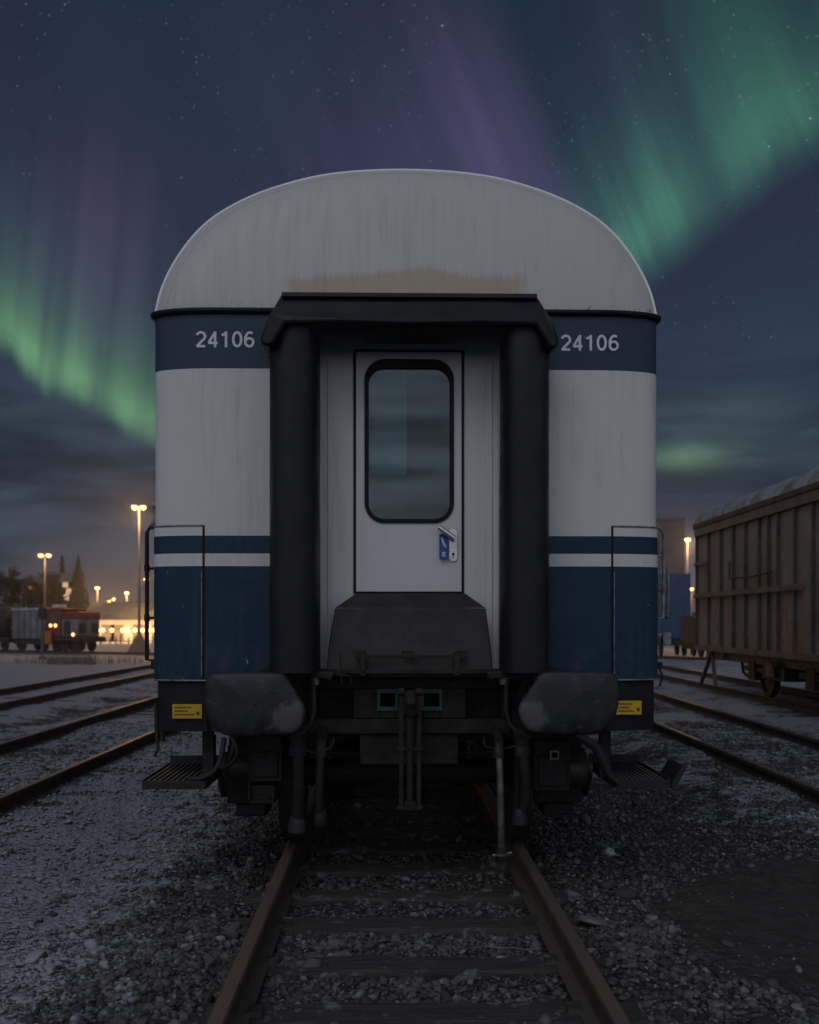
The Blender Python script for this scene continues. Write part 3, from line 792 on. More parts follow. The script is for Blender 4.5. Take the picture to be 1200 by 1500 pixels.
# what stands behind the pane: vestibule lining and a half-drawn blind
mb = MB(); ya, yb_ = dP + .035, .9
mb.grid([[(dl - .1, yb_, db), (dr + .1, yb_, db), (dr + .1, yb_, dt), (dl - .1, yb_, dt)], [(dl - .1, ya, db), (dr + .1, ya, db), (dr + .1, ya, dt), (dl - .1, ya, dt)]], True)
mb.box(dl - .1, dr + .1, yb_, yb_ + .02, db, dt); mb.build('vestibule', M['inside'], coach, smooth=0)
mb = MB(); yB = dP + .05; mb.box(qx(537, .15), qx(596.5, .15), yB, yB + .006, qz(695, .15), qz(520, .15)); mb.build('blind', M['blind'], door, smooth=0)
# handle, lock plate
hd = dD - .055
mb = MB(); a = Q(643, 772, hd); b = Q(667, 789, hd)
mb.tube([a, b], [.016, .018], 12); mb.tube([b, (b[0] - .004, dD + .002, b[2])], .012, 10); mb.build('handle', M['chrome'], door, smooth=50)
mb = MB(); pc = rrect(qx(658, dD), qx(671, dD), qz(823, dD), qz(774, dD), .024); mb.prism(pc, dD - .008, dD + .001); lp = mb.build('lock_plate', M['chrome'], door, bevel=.003)
mb = MB(); kx, kz = qx(664.5, dD), qz(812, dD); mb.lathe([(-.0102, .0085), (-.0086, .0085)], (kx, dD, kz), 'y', 14); mb.box(kx - .003, kx + .003, dD - .0102, dD - .0086, kz - .022, kz - .012); mb.build('keyhole', M['gasket'], lp)
# fall plate folded up in front of the door, with its hinge bars
dFp = -.10
lo = [(478, 982), (481, 945), (490, 891), (712, 891), (719, 945), (722, 982)]
up = [(490, 891), (520, 869), (684, 869), (712, 891)]
mb = MB(); a = [Q(px, py, dFp) for px, py in lo]; k = [(x, y + .02, z) for x, y, z in a]
def plate(mb, pts, th):
    n = len(pts); q = [(x, y + th, z) for x, y, z in pts]
    return mb.add(pts + q, [tuple(range(n)), tuple(range(2 * n - 1, n - 1, -1))] + [(i, i + n, (i + 1) % n + n, (i + 1) % n) for i in range(n)])
plate(mb, [(x, dFp + .02 - (.02 if i in (0, 5) else 0), z) for i, (x, y, z) in enumerate(a)], .02)
a2 = [Q(px, py, dFp) for px, py in up]
plate(mb, [(a2[0][0], dFp + .02, a2[0][2] + .002), (a2[1][0], dFp + .11, a2[1][2]), (a2[2][0], dFp + .11, a2[2][2]), (a2[3][0], dFp + .02, a2[3][2] + .002)], .015)
fp = mb.build('fall_plate', M['fall'], coach, bevel=.006, smooth=25)
dB = dFp - .05
mb = MB(); mb.bar(Q(519, 962, dB), Q(683, 962, dB), .02, .018)
for px in (531, 669):
    mb.box(qx(px - 4, dB), qx(px + 4, dB), dB - .012, dFp + .01, qz(990, dB), qz(955, dB))
for px in (526, 597, 676): mb.box(qx(px - 9, dB), qx(px + 9, dB), dB - .006, dB + .02, qz(957, dB), qz(953, dB))
mb.build('guard_bar', M['under'], fp, bevel=.003)
mb = MB(); mb.bar(Q(478, 984, dB), Q(724, 984, dB), .024, .022)
mb.prism([(qx(440, dB), qz(982, dB)), (qx(760, dB), qz(982, dB)), (qx(752, dB), qz(992, dB)), (qx(448, dB), qz(992, dB))], dB + .02, .05)
mb.build('hinge_bar', M['under'], fp, bevel=.003)
# folded sheet corners under the rolls
for sg, pp in ((-1, [(388, 978), (466, 983), (490, 984), (484, 997), (455, 990), (400, 986)]), (1, [(812, 978), (734, 983), (710, 984), (716, 997), (745, 990), (800, 986)])):
    mb = MB(); mb.prism([(Q(x, y, -.22)[0], Q(x, y, -.22)[2]) for x, y in pp], -.24, -.02); mb.build('bellows_sill', M['under'], coach, bevel=.008)
mb = MB(); mb.tube([Q(497, 955, -.2), Q(499, 985, -.2), Q(500, 1000, -.2)], .004, 6); mb.tube([Q(490, 988, -.2), Q(512, 990, -.2), Q(514, 1002, -.2)], .006, 6); mb.build('small_latch', M['under'], coach)

# headstock (buffer beam) with its openings
dS = .02
mb = MB()
zs0, zs1 = qz(1075, dS), qz(990, dS); th = .16
mb.box(qx(452, dS), qx(748, dS), dS, dS + th, zs0, qz(1053, dS))           # lower chord
mb.box(qx(452, dS), qx(748, dS), dS, dS + th, qz(1008, dS), zs1)           # upper chord
for a, b in ((452, 463), (518, 556), (580, 620), (645, 683), (735, 748)):
    mb.box(qx(a, dS), qx(b, dS), dS, dS + th, qz(1052.5, dS), qz(1008.5, dS))
mb.box(qx(556, dS), qx(580, dS), dS, dS + th, qz(1052.5, dS), qz(1038, dS)); mb.box(qx(620, dS), qx(645, dS), dS, dS + th, qz(1052.5, dS), qz(1038, dS))
hs = mb.build('headstock', M['under'], coach, bevel=.005)
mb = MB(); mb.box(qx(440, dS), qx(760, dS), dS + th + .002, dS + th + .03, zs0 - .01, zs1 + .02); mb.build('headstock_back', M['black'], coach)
for a, b in ((553, 583), (617, 648)):
    mb = MB(); ring(mb, [(qx(b, dS), qz(1009, dS)), (qx(a, dS), qz(1009, dS)), (qx(a, dS), qz(1041, dS)), (qx(b, dS), qz(1041, dS))], [(qx(b - 4, dS), qz(1015, dS)), (qx(a + 4, dS), qz(1015, dS)), (qx(a + 4, dS), qz(1035, dS)), (qx(b - 4, dS), qz(1035, dS))], dS - .012, dS + .01)
    mb.build('guide_frame', M['green'], hs)
mb = MB(); mb.box(qx(527, dS), qx(672, dS), dS + .03, dS + .5, qz(1120, dS + .03), zs0 - .002); mb.build('draw_box', M['under'], coach, bevel=.006)
for sg in (-1, 1):                                 # side wings of the underframe, behind the buffers
    x0 = qx(300, .05) if sg < 0 else qx(905, .05); x1_ = qx(452, .05) if sg < 0 else qx(748, .05)
    mb = MB(); mb.box(min(x0, x1_), max(x0, x1_), .06, .30, qz(1072, .05), ZF + .02); mb.build('underframe_end', M['dark'], coach, bevel=.006)
# screw coupling hanging from the hook
mb = MB(); c0 = -.12
mb.prism([(qx(592, c0), qz(1012, c0)), (qx(608, c0), qz(1012, c0)), (qx(611, c0), qz(1045, c0)), (qx(589, c0), qz(1045, c0))], c0 - .06, dS)
mb.tube([Q(600, 1014, c0 - .05), Q(600, 1030, c0 - .09), Q(600, 1046, c0 - .05)], [.028, .034, .03], 10)
cpl = mb.build('drawhook', M['under'], coach, bevel=.006)
mb = MB()
for px in (587, 613):
    mb.bar(Q(px, 1012, c0), Q(px, 1186, c0 - .02), .026, .03, (0, 1, 0))
    for py in (1014, 1098, 1184): mb.lathe([(-.020, .024), (.020, .024)], Q(px, py, c0 - .005), 'x', 14)
mb.tube([Q(580, 1098, c0), Q(620, 1098, c0)], .018, 10); mb.tube([Q(581, 1184, c0 - .02), Q(619, 1184, c0 - .02)], .017, 10)
mb.tube([Q(600, 1046, c0 - .03), Q(600, 1098, c0)], .026, 12); mb.tube([Q(600, 1098, c0), Q(600, 1176, c0)], .021, 12)
mb.box(qx(592, c0), qx(608, c0), c0 - .04, c0, qz(1186, c0), qz(1172, c0))
mb.build('screw_coupling', M['under'], coach, bevel=.003)

# buffers
def smooth_loop(pts, it=2):
    for _ in range(it):
        o = []
        for i in range(len(pts)):
            a, b = pts[i], pts[(i + 1) % len(pts)]
            o += [(.75 * a[0] + .25 * b[0], .75 * a[1] + .25 * b[1]), (.25 * a[0] + .75 * b[0], .25 * a[1] + .75 * b[1])]
        pts = o
    return pts
bufL = [(303, 986), (318, 984.5), (400, 984.5), (414, 987), (424, 1003), (441, 1030), (446, 1042), (441, 1057), (434, 1070), (420, 1077), (335, 1079), (318, 1073), (302, 1053), (297, 1030), (297, 1005)]
for sg in (-1, 1):
    dBf = -.55
    pts = bufL if sg < 0 else [(1202.5 - a, b - 1) for a, b in bufL]
    lp = smooth_loop([(Q(a, b, dBf)[0], Q(a, b, dBf)[2]) for a, b in pts], 2)
    cx = sum(p[0] for p in lp) / len(lp); cz = sum(p[1] for p in lp) / len(lp)
    mb = MB(); rows = []
    for s, y in ((.02, -.030), (.35, -.028), (.65, -.022), (.85, -.014), (.94, -.009), (.98, -.003), (1.0, .006), (1.0, .035), (.97, .042), (.02, .045)):
        rows.append([((x - cx) * s, y, (z - cz) * s) for x, z in lp])
    mb.grid(rows, True)
    bf = mb.build('buffer', M['buffer'], coach, smooth=30); bf.location = (cx, dBf, cz)
    mb = MB(); mb.lathe([(.04, .085), (.30, .085), (.30, .115), (.53, .125), (.53, .17), (.56, .17)], (sg * -.03, 0, .0), 'y', 24); mb.build('buffer_stock', M['dark'], bf)
    # bent guard strip beside the buffer
    mb = MB(); c = (lambda a: a) if sg < 0 else (lambda a: 1200 - a)
    mb.tube([Q(c(452), 986, -.2), Q(c(459), 1005, -.22), Q(c(460), 1040, -.24), Q(c(455), 1060, -.27), Q(c(443), 1074, -.3), Q(c(425), 1080, -.33)], .011, 8); mb.build('bent_guard', M['under'], coach)
# skirts under the body corners and sides
for sg in (-1, 1):
    pl = plan(abs(qx(300, .02)) - .02, sg, .012, 20); mb = MB()
    mb.grid([[(x, y, z) for x, y in pl] for z in (qz(1070, .05), ZF + .004)])
    mb.grid([[(x, y, qz(1070, .05)) for x, y in pl], [(x * .98, y + .04, qz(1070, .05) + .002) for x, y in pl]])
    mb.build('skirt', M['skirt'], coach, smooth=40)
    # yellow notice plate with small lettering lines
    a, b, u, w = (255, 297.5, 1031, 1051.5) if sg < 0 else (903.5, 941, 1027, 1047)
    y = max(planY(qx(a, 0)), planY(qx(b, 0))) * .55 - .010
    mb = MB(); mb.box(qx(a, .02), qx(b, .02), y, y + .02, qz(w, .02), qz(u, .02)); yp = mb.build('notice_plate', M['yellow'], coach)
    mb = MB(); 
    for r_, (p0, p1) in enumerate(((.08, .62), (.08, .50), (.08, .70))):
        zz = qz(u + 4.5 + r_ * 5.2, .02); xa, xb = qx(a, .02), qx(b, .02)
        t = p0
        while t < p1:
            ww = random.uniform(.03, .07); mb.box(xa + (xb - xa) * t, xa + (xb - xa) * (t + ww), y - .0012, y - .0004, zz - .0045, zz + .0045); t += ww + .02
    mb.box(xa + (xb - xa) * .82, xa + (xb - xa) * .92, y - .0012, y - .0004, qz(w - 5, .02), qz(w - 10, .02)); mb.build('notice_print', M['ink'], yp, smooth=0)
# handrails at the corners
for sg in (-1, 1):
    x = sg * 1.575; d0 = .24
    zt_, zl = qz(776, d0), qz(966 if sg < 0 else 905, d0); mb = MB()
    mb.tube([(x - sg * .10, d0, zt_ + .01), (x - sg * .02, d0, zt_ + .012), (x, d0, zt_ - .02), (x, d0, (zt_ + zl) / 2), (x, d0, zl), (x - sg * .09, d0, zl - .01)], .013 if sg < 0 else .010, 8)
    for q in (.30, .68):
        z = zt_ + (zl - zt_) * q; mb.tube([(x, d0, z), (x - sg * .09, d0, z)], .009, 6); mb.lathe([(-.02, .018), (.02, .018)], (x, d0, z), 'z', 8)
    if sg > 0:
        mb.tube([(x + .005, d0, zl + .02), (x + .050, d0 + .1, zl), (x + .055, d0 + .1, zl + .14), (x + .055, d0 + .1, zl + .32)], .009, 8)
    mb.build('handrail', M['edge'] if sg > 0 else M['under'], coach, smooth=50)
mb = MB(); d0 = .3; a = Q(982, 935, d0); mb.box(a[0] - .03, a[0] + .022, d0, d0 + .05, a[2] - .045, a[2] + .035); mb.box(a[0] - .10, a[0] - .03, d0 + .01, d0 + .03, a[2] + .01, a[2] + .03)
mb.build('socket_box', M['edge'], coach, bevel=.004)
mb = MB(); a = Q(972, 975, d0); mb.box(a[0] - .06, a[0] + .01, d0, d0 + .05, a[2] - .02, a[2] + .02); mb.tube([(a[0] - .01, d0, a[2] - .02), (a[0] + .01, d0, a[2] - .07), (a[0] - .01, d0, a[2] - .13)], .007, 6); mb.build('corner_catch', M['under'], coach)
mb = MB(); d0 = .18; a = Q(226, 968, d0); mb.box(a[0] - .008, a[0] + .06, d0, d0 + .04, a[2] - .05, a[2] + .0); mb.build('corner_catch', M['under'], coach)
mb = MB(); mb.tube([Q(231, 1030, .12), Q(232, 1072, .12), Q(234, 1095, .1), Q(229, 1107, .1)], [.012, .012, .010, .008], 8); mb.tube([Q(240, 1065, .12), Q(241, 1085, .12)], .016, 8); mb.build('chain_hook', M['dark'], coach)
# jumper wire bracket seen left of the body
mb = MB(); d0 = .2; mb.tube([Q(231, 743, d0), Q(217, 743, d0)], .003, 6); mb.lathe([(-.012, .008), (0, .013), (.012, .008)], Q(229, 744, d0), 'z', 8); mb.lathe([(-.012, .008), (0, .013), (.012, .008)], Q(227, 768, d0), 'z', 8); mb.build('wire_bracket', M['edge'], coach)

# steps
for sg in (-1, 1):
    mb = MB(); d0, d1 = .02, .80
    xs = (qx(210, d0), qx(302, d0)) if sg < 0 else (qx(903, d0), qx(985, d0)); zt_ = qz(1144, d0)
    nb = 10; pw = (xs[1] - xs[0] - .03) / nb
    mb.box(xs[0] + .008, xs[1] - .008, d0 + .026, d1 - .002, zt_ - .030, zt_ - .018)
    for i in range(nb):
        t0 = xs[0] + .016 + pw * i; mb.box(t0, t0 + pw * .5, d0 + .03, d1 - .005, zt_ - .0178, zt_ + .002)
    st = mb.build('step', M['tread'], coach, bevel=.003)
    mb = MB(); mb.box(xs[0], xs[1], d0, d0 + .025, zt_ - .045, zt_ + .002); mb.box(xs[0], xs[1], d1, d1 + .025, zt_ - .045, zt_ + .05)
    for k in (0, 1): mb.box(xs[k] - .006, xs[k] + .006, d0 + .026, d1 - .001, zt_ - .045, zt_ + .008)
    if sg > 0:
        mb.prism([(xs[1] + .008, zt_ - .05), (xs[1] + .03, zt_ - .05), (xs[1] + .095, zt_ + .075), (xs[1] + .075, zt_ + .090), (xs[1] + .008, zt_ - .01)], d0, d0 + .30)
    mb.build('step_frame', M['dark'], st, bevel=.002)
    mb = MB(); xb = qx(306, .2) if sg < 0 else qx(890, .2)
    mb.box(xb - .035, xb + .035, .22, .25, zt_ - .02, qz(1068, .2)); mb.bar((xb, .30, qz(1078, .2)), (xb + (.0 if sg < 0 else .09), .30, zt_), .07, .02, (0, 1, 0)) if sg < 0 else None
    if sg > 0:
        mb.tube([Q(845, 1078, .05), Q(872, 1092, .03), Q(884, 1112, .02), Q(892, 1135, .0), Q(908, 1150, .0)], [.025, .032, .032, .03, .018], 10)
        mb.box(xb, xs[0] + .06, .03, .06, zt_ - .04, zt_ - .01)
    mb.build('step_bracket', M['dark'], coach, bevel=.003)
# hoses with couplings
def hose(pts, r, name='brake_hose', mat='hose', head=True, d=-.16):
    mb = MB(); P_ = [Q(a, b, d + dd) for a, b, dd in pts]
    # smooth path
    pp = []
    for i in range(len(P_) - 1):
        p0 = Vector(P_[max(i - 1, 0)]); p1 = Vector(P_[i]); p2 = Vector(P_[i + 1]); p3 = Vector(P_[min(i + 2, len(P_) - 1)])
        for k in range(6):
            u = k / 6; pp.append(.5 * (2 * p1 + (p2 - p0) * u + (2 * p0 - 5 * p1 + 4 * p2 - p3) * u * u + (3 * p1 - p0 - 3 * p2 + p3) * u ** 3))
    pp.append(Vector(P_[-1])); mb.tube(pp, r, 12)
    o = mb.build(name, M[mat], coach, smooth=60)
    if head:
        mb = MB(); a = pp[0]; mb.lathe([(-.07, r * 1.5), (-.02, r * 1.55), (-.01, r * 1.2), (.03, r * 1.35)], a, 'z', 12)
        mb.tube([a + Vector((0, .0, .02)), a + Vector((0, .10, .06)), a + Vector((0, .22, .06))], r * 1.25, 10)
        mb.build('hose_coupling', M['dark'], o, smooth=50)
        mb = MB(); e = pp[-1]; mb.lathe([(-.045, r * .9), (-.03, r * 1.55), (.03, r * 1.5), (.06, r * 1.15)], e, 'z', 12); mb.build('hose_end', M['dark'], o, smooth=50)
    return o
hose([(436, 1088, 0), (437, 1130, -.02), (436, 1180, 0), (435, 1210, .02)], .034)
hose([(470, 1090, .02), (468, 1130, 0), (467, 1170, .0), (469, 1200, .02)], .026)
hose([(764, 1090, 0), (768, 1130, -.02), (769, 1170, 0), (761, 1200, .02)], .030)
hose([(730, 1092, -.04), (732, 1150, -.06), (733, 1210, -.06), (734, 1252, -.04)], .021, mat='steel')
mb = MB(); a = Q(735, 1258, -.2); mb.lathe([(-.06, .018), (-.04, .028), (.0, .03), (.02, .045), (.035, .028)], a, 'z', 12); mb.tube([a + Vector((-.05, 0, .015)) if False else (a[0] - .055, a[1], a[2] + .015), (a[0] + .055, a[1], a[2] + .03)], .012, 8); mb.build('hose_head', M['steel'], coach, smooth=45)
hose([(330, 1080, .25), (326, 1105, .22), (318, 1125, .2), (300, 1138, .2), (278, 1140, .2)], .016, 'air_pipe', 'dark', False)
hose([(345, 1080, .3), (342, 1100, .28), (336, 1118, .3), (335, 1135, .35), (350, 1142, .45)], .013, 'air_pipe', 'dark', False)
hose([(338, 1078, .2), (348, 1095, .18), (345, 1112, .2), (330, 1125, .25)], .010, 'air_pipe', 'dark', False)
hose([(446, 1082, .02), (449, 1098, 0), (462, 1102, 0), (478, 1098, 0), (487, 1090, .02), (488, 1080, .03)], .007, 'hanger_loop', 'under', False)
hose([(708, 1080, 0), (710, 1092, 0), (720, 1096, 0), (745, 1096, 0), (758, 1090, 0)], .008, 'hanger_loop', 'under', False)
mb = MB(); mb.tube([Q(478, 1103, .3), Q(530, 1103, .3)], .018, 8); mb.tube([Q(672, 1103, .3), Q(725, 1103, .3)], .018, 8); mb.build('cross_pipe', M['under'], coach)

# bogies
def bogie(yc, front):
    bg_ = bpy.data.objects.new('bogie', None); COL.objects.link(bg_); bg_.parent = coach; bg_.location = (0, yc, 0)
    rw = .46; zc = .16 + rw
    for ay in (-1.25, 1.25):
        for sg in (-1, 1):
            mb = MB(); x = sg * .752
            mb.lathe([(-.066 * sg, .06), (-.062 * sg, rw + .026), (-.035 * sg, rw + .028), (-.025 * sg, rw + .002), (.062 * sg, rw - .006), (.066 * sg, rw - .05), (.03 * sg, rw - .07), (.02 * sg, .2), (.06 * sg, .14), (.07 * sg, .05)], (x, ay, zc), 'x', 44)
            mb.build('wheel', M['dark'], bg_, smooth=40)
            mb = MB(); xb = sg * 1.02
            mb.box(xb - .16, xb + .16, ay - .17, ay + .17, zc - .19, zc + .20); mb.box(xb - .10, xb + .10, ay - .19, ay + .15, zc - .27, zc - .192)
            mb.lathe([(0, .15), (.05 * sg, .155), (.07 * sg, .12), (.075 * sg, .03)], (xb + sg * .161, ay, zc - .02), 'x', 26)
            mb.box(xb - .05, xb + .05, ay - .19, ay - .171, zc + .02, zc + .10)
            mb.build('axle_box', M['dark'], bg_, bevel=.012)
        mb = MB(); mb.tube([(-.72, ay, zc), (.72, ay, zc)], .085, 16); mb.build('axle', M['dark'], bg_)
    mb = MB()
    for sg in (-1, 1):
        mb.box(sg * 1.02 - .10, sg * 1.02 + .10, -1.75, 1.75, .86, 1.10)
        for q in (-1.25, 1.25):
            mb.lathe([(.0, .10), (.03, .11), (.05, .09), (.08, .11), (.11, .09), (.14, .11), (.17, .09), (.20, .10)], (sg * 1.02, q + .30, .66), 'z', 16)
    mb.box(-1.1, 1.1, -.3, .3, .75, 1.05); mb.box(-.95, .95, -1.72, -1.58, .88, 1.06); mb.box(-.95, .95, 1.58, 1.72, .88, 1.06)
    mb.build('bogie_frame', M['dark'], bg_, bevel=.012)
    for q in (1.78,):
        mb = MB(); mb.box(-.66, .66, q, q + .07, .30, .46); mb.build('brake_beam', M['dark'], bg_, bevel=.01)
    return bg_
bogie(.98 + 1.25, True); bogie(LEN - 2.3, False)
M['hubmetal'] = pbr('hub_cover_metal', (.060, .057, .054), .5, .3, var=.35, scale=14)
# round dampers / generator housings outboard of the first axle boxes
for sg, px, py, rr in ((-1, 342, 1122, .085), (1, 852, 1126, .125)):
    mb = MB(); a = Q(px, py, .55)
    mb.lathe([(-.12 * sg, rr * .9), (-.03 * sg, rr), (.0, rr * 1.04), (.03 * sg, rr * 1.02), (.05 * sg, rr * .6), (.075 * sg, rr * .55), (.08 * sg, .02)], a, 'x', 28); mb.build('axle_end_housing', M['hubmetal'], coach, smooth=40)
for a, b, u, w, dd in ((366, 416, 1078, 1145, .35), (785, 838, 1085, 1160, .40), (367, 405, 1150, 1172, .36)):
    mb = MB(); mb.box(qx(a, dd), qx(b, dd), dd, dd + .3, qz(w, dd), qz(u, dd)); mb.box(qx(a + 6, dd), qx(b - 6, dd), dd - .02, dd - .001, qz(w - 8, dd), qz(u + 22, dd)); mb.build('brake_unit', M['dark'], coach, bevel=.008)
mb = MB(); ring(mb, [(qx(821, .35), qz(1099, .35)), (qx(807, .35), qz(1099, .35)), (qx(807, .35), qz(1113, .35)), (qx(821, .35), qz(1113, .35))], [(qx(818, .35), qz(1102, .35)), (qx(810, .35), qz(1102, .35)), (qx(810, .35), qz(1110, .35)), (qx(818, .35), qz(1110, .35))], .33, .40); mb.build('square_lug', M['steel'], coach)
mb = MB(); mb.box(qx(366, .33), qx(404, .33), .32, .45, qz(1176, .33), qz(1170, .33)); mb.box(qx(366, .33), qx(369, .33), .32, .36, qz(1176, .33), qz(1140, .33)); mb.build('bracket_foot', M['under'], coach)
# underfloor equipment further back keeps the underside dark and solid
mb = MB()
for a, b, x0, x1_, z0 in ((4.6, 7.2, -1.3, -.2, .55), (4.8, 6.4, .1, 1.3, .6), (8.0, 11.0, -1.3, 1.3, .62), (12.0, 16.0, -1.3, .9, .58), (16.5, 18.5, -1.2, 1.3, .6)): mb.box(x0, x1_, a, b, z0, 1.17)
mb.box(-.28, .28, .6, 23, .85, 1.17)
mb.build('underfloor_box', M['dark'], coach, bevel=.02)
# windows down both sides
for sg in (-1, 1):
    for i in range(9):
        y = 2.2 + i * 2.3; mb = MB(); mb.box(min(sg * (HW + .004), sg * HW - sg * .01), max(sg * (HW + .004), sg * HW - sg * .01), y, y + 1.4, 2.2, 3.05); mb.build('side_window', M['sideglass'], coach, bevel=.003)

# tag hanging from the door handle
def world(p):
    return coach_m @ Vector(p)
coach_m = Matrix.Translation((OX, Y0, 0)) @ Matrix.Rotation(.0207, 4, 'Z')
dT = dD - .030
tp = world(Q(650.5, 782, dT)); tgt = thing('door_tag', 'blue card tag with a white mark hanging from the coach door handle', 'tag', tp, .0207)
wd, ht = 13 * (Y0 + dT) / F, 37 * (Y0 + dT) / F
mb = MB(); mb.box(-wd / 2, wd / 2, 0, .002, -ht, 0); mb.build('card', M['bluetag'], tgt)
mb = MB(); mb.tube([(-.012, -.002, -.022), (-.006, -.002, -.045), (.004, -.002, -.066), (.014, -.002, -.082)], [.004, .007, .008, .004], 8)
for i in range(3): mb.box(-.012, .012, -.0016, -.0004, -.112 - i * .011, -.106 - i * .011)
mb.build('print', M['whiteink'], tgt)
mb = MB(); mb.tube([(0, .001, 0), (.004, -.012, .026), (.006, -.02, .045)], .002, 6); mb.build('loop', M['whiteink'], tgt)

# ------------------------------------------------------------------ small things on the ground
def lump(name, label, cat, x, y, r, mat, seed, flat=.6):
    mb = MB(); rows = []
    for i in range(9):
        th_ = PI * i / 8
        rows.append([(r * math.sin(th_) * math.cos(2 * PI * k / 14) * (1 + .5 * mnoise.noise(Vector((k * .6 + seed, i * .7, seed)))), r * math.sin(th_) * math.sin(2 * PI * k / 14) * (1 + .4 * mnoise.noise(Vector((k * .5, i, seed + 4)))), r * flat * math.cos(th_) * (1 + .4 * mnoise.noise(Vector((i, k * .5, seed))))) for k in range(14)])
    mb.grid(rows, True); o = mb.build(name, mat, None, smooth=25); o.location = (x, y, float(gz(np.array([x]), np.array([y]))[0]) + r * flat * .7); o.rotation_euler = (.2, .1, seed); return tag(o, label, cat)
M['pale'] = pbr('pale_stone', (.42, .42, .42), .8, var=.2, scale=30)
def gp(px, py, z=0.0):
    Y = F * (EYE - z) / (py - HZ); return ((px - 600) * Y / F, Y)
x, y = gp(893, 1256); lump('pale_stone', 'small whitish stone lying alone on the dark dirt right of the track', 'stone', x, y, .040, M['pale'], 2.0, .8)
M['slab'] = pbr('grey_slab', (.12, .12, .12), .85, var=.3, scale=12)
x, y = gp(712, 1305); lump('stone', 'grey fist-sized stone between the rails near the right rail', 'stone', x, y, .058, M['slab'], 5.0, .5)
x, y = gp(868, 1358); lump('stone', 'long flat grey stone just outside the right rail', 'stone', x, y, .085, M['slab'], 8.0, .28)
x, y = gp(500, 1397); lump('stone', 'flat brownish stone on a sleeper left of the middle', 'stone', x, y, .05, M['slab'], 11.0, .4)
x0, y0 = gp(690, 1396); x1_, y1_ = gp(782, 1408); mb = MB()
lx_ = x1_ - x0
mb.tube([(x0, y0, .022), (x0 + lx_ * .2, y0 + .012, .030), (x0 + lx_ * .45, y0 - .006, .028), (x0 + lx_ * .7, y0 - .028, .034), (x1_, y0 - .024, .020)], [.003, .004, .0045, .004, .002], 6); mb.tube([(x0 + lx_ * .45, y0 - .006, .028), (x0 + lx_ * .62, y0 + .035, .04)], [.003, .0015], 6)
o = mb.build('twig', M['slab'], None, off=(x0, y0, .02)); tag(o, 'thin crooked twig lying across the ballast between the rails', 'twig')

# ------------------------------------------------------------------ the old brown wagon on the right
def wagon_mat():
    m, b = newmat('rusted_wagon_paint'); p = objco(); x, y, z = sep(p)
    n = noise(p, 1.3, 6, .65); st = noise(xyz(x * 6.0, y * 9.0, z * .9), 1.2, 5, .7)
    c = mix(n.ss(.3, .7), (.205, .172, .132), (.295, .255, .208))
    c = mix(noise(p, 1.1, 4, .6, .6).ss(.50, .62) * (1.0 - z.ss(1.9, 2.7)) * .8, c, (.33, .165, .12))
    c = mix(st.ss(.48, .74) * .55, c, (.12, .095, .075))
    c = mix(noise(p, 4.0, 5, .7, .5).ss(.60, .70) * (1.0 - z.ss(2.2, 2.8)) * .6, c, (.46, .44, .42))
    te = gauss(y, 21.9 - 10, .16) * (1.0 - z.ss(1.55, 1.95)) * noise(p, 2.2, 3).ss(.40, .55)
    c = mix(te * .8, c, (.035, .115, .120))
    link(c, b.inputs['Base Color']); b.inputs['Roughness'].default_value = .75
    link(bump(noise(p, 14, 4), .3, .01), b.inputs['Normal']); return m
M['wagon'] = wagon_mat()
M['wagontrim'] = pbr('wagon_frame_paint', (.050, .042, .036), .75, var=.4, scale=4, dirt=(.12, .065, .045), dirt_amt=.6)
M['wagonrail'] = pbr('wagon_rail_paint', (.14, .115, .092), .7, var=.3, scale=4, dirt=(.14, .08, .055), dirt_amt=.6)
def tinroof():
    m, b = newmat('snow_dusted_tin_roof'); p = objco()
    n = noise(p, 2.2, 6, .65); c = mix(n.ss(.35, .65), (.16, .165, .175), (.42, .43, .46)); link(c, b.inputs['Base Color'])
    b.inputs['Metallic'].default_value = .3; b.inputs['Roughness'].default_value = .55; return m
M['tin'] = tinroof()
wag = thing('freight_wagon', 'old brown covered freight wagon with dark ribs and an arched tin roof', 'wagon', (7.8, 10, 0), -.006)
wl = -1.3; WY0, WY1 = -.6, 13.4; Zb, Ze = 1.02, 3.84         # local y
mb = MB(); mb.box(wl, 1.3, WY0, WY1, Zb, Ze); mb.build('body', M['wagon'], wag, bevel=.01)
mb = MB(); rows = []
for i in range(57):
    y = WY0 - .05 + (WY1 - WY0 + .1) * i / 56; bow = .022 * (1 if i % 6 == 0 else 0) + .03 * mnoise.noise(Vector((y * .8, 0, 0)))
    rows.append([((1.38 * math.sin(t)), y, Ze - .02 + bow * math.cos(t) + .52 * (math.cos(t) ** .8)) for t in np.linspace(-PI / 2 + .001, PI / 2 - .001, 21)])
mb.grid(rows); b = 0
for i in (0, 56): mb.f.append(tuple(i * 21 + k for k in range(21)))
mb.build('roof', M['tin'], wag, smooth=50)
mb = MB(); mb.box(wl - .10, wl - .002, WY0, WY1 + .06, Ze - .10, Ze + .01); mb.build('gutter_rail', M['wagontrim'], wag, bevel=.01)
ribs = [22.4, 21.5, 20.66, 19.9, 19.1, 18.6, 18.1, 17.3, 16.5, 15.7, 14.9, 14.1, 13.2, 12.3, 11.4, 10.5]
for ry in ribs:
    w = .055 if ry not in (18.6, 18.1) else .06
    mb = MB(); mb.box(wl - .055, wl - .001, ry - 10 - w / 2, ry - 10 + w / 2, Zb + .08, Ze - .28); mb.build('rib', M['wagontrim'], wag, bevel=.006)
mb = MB(); mb.box(wl - .05, wl - .001, 13.33, 13.40, Zb, Ze - .1); mb.build('corner_post', M['wagontrim'], wag, bevel=.006)
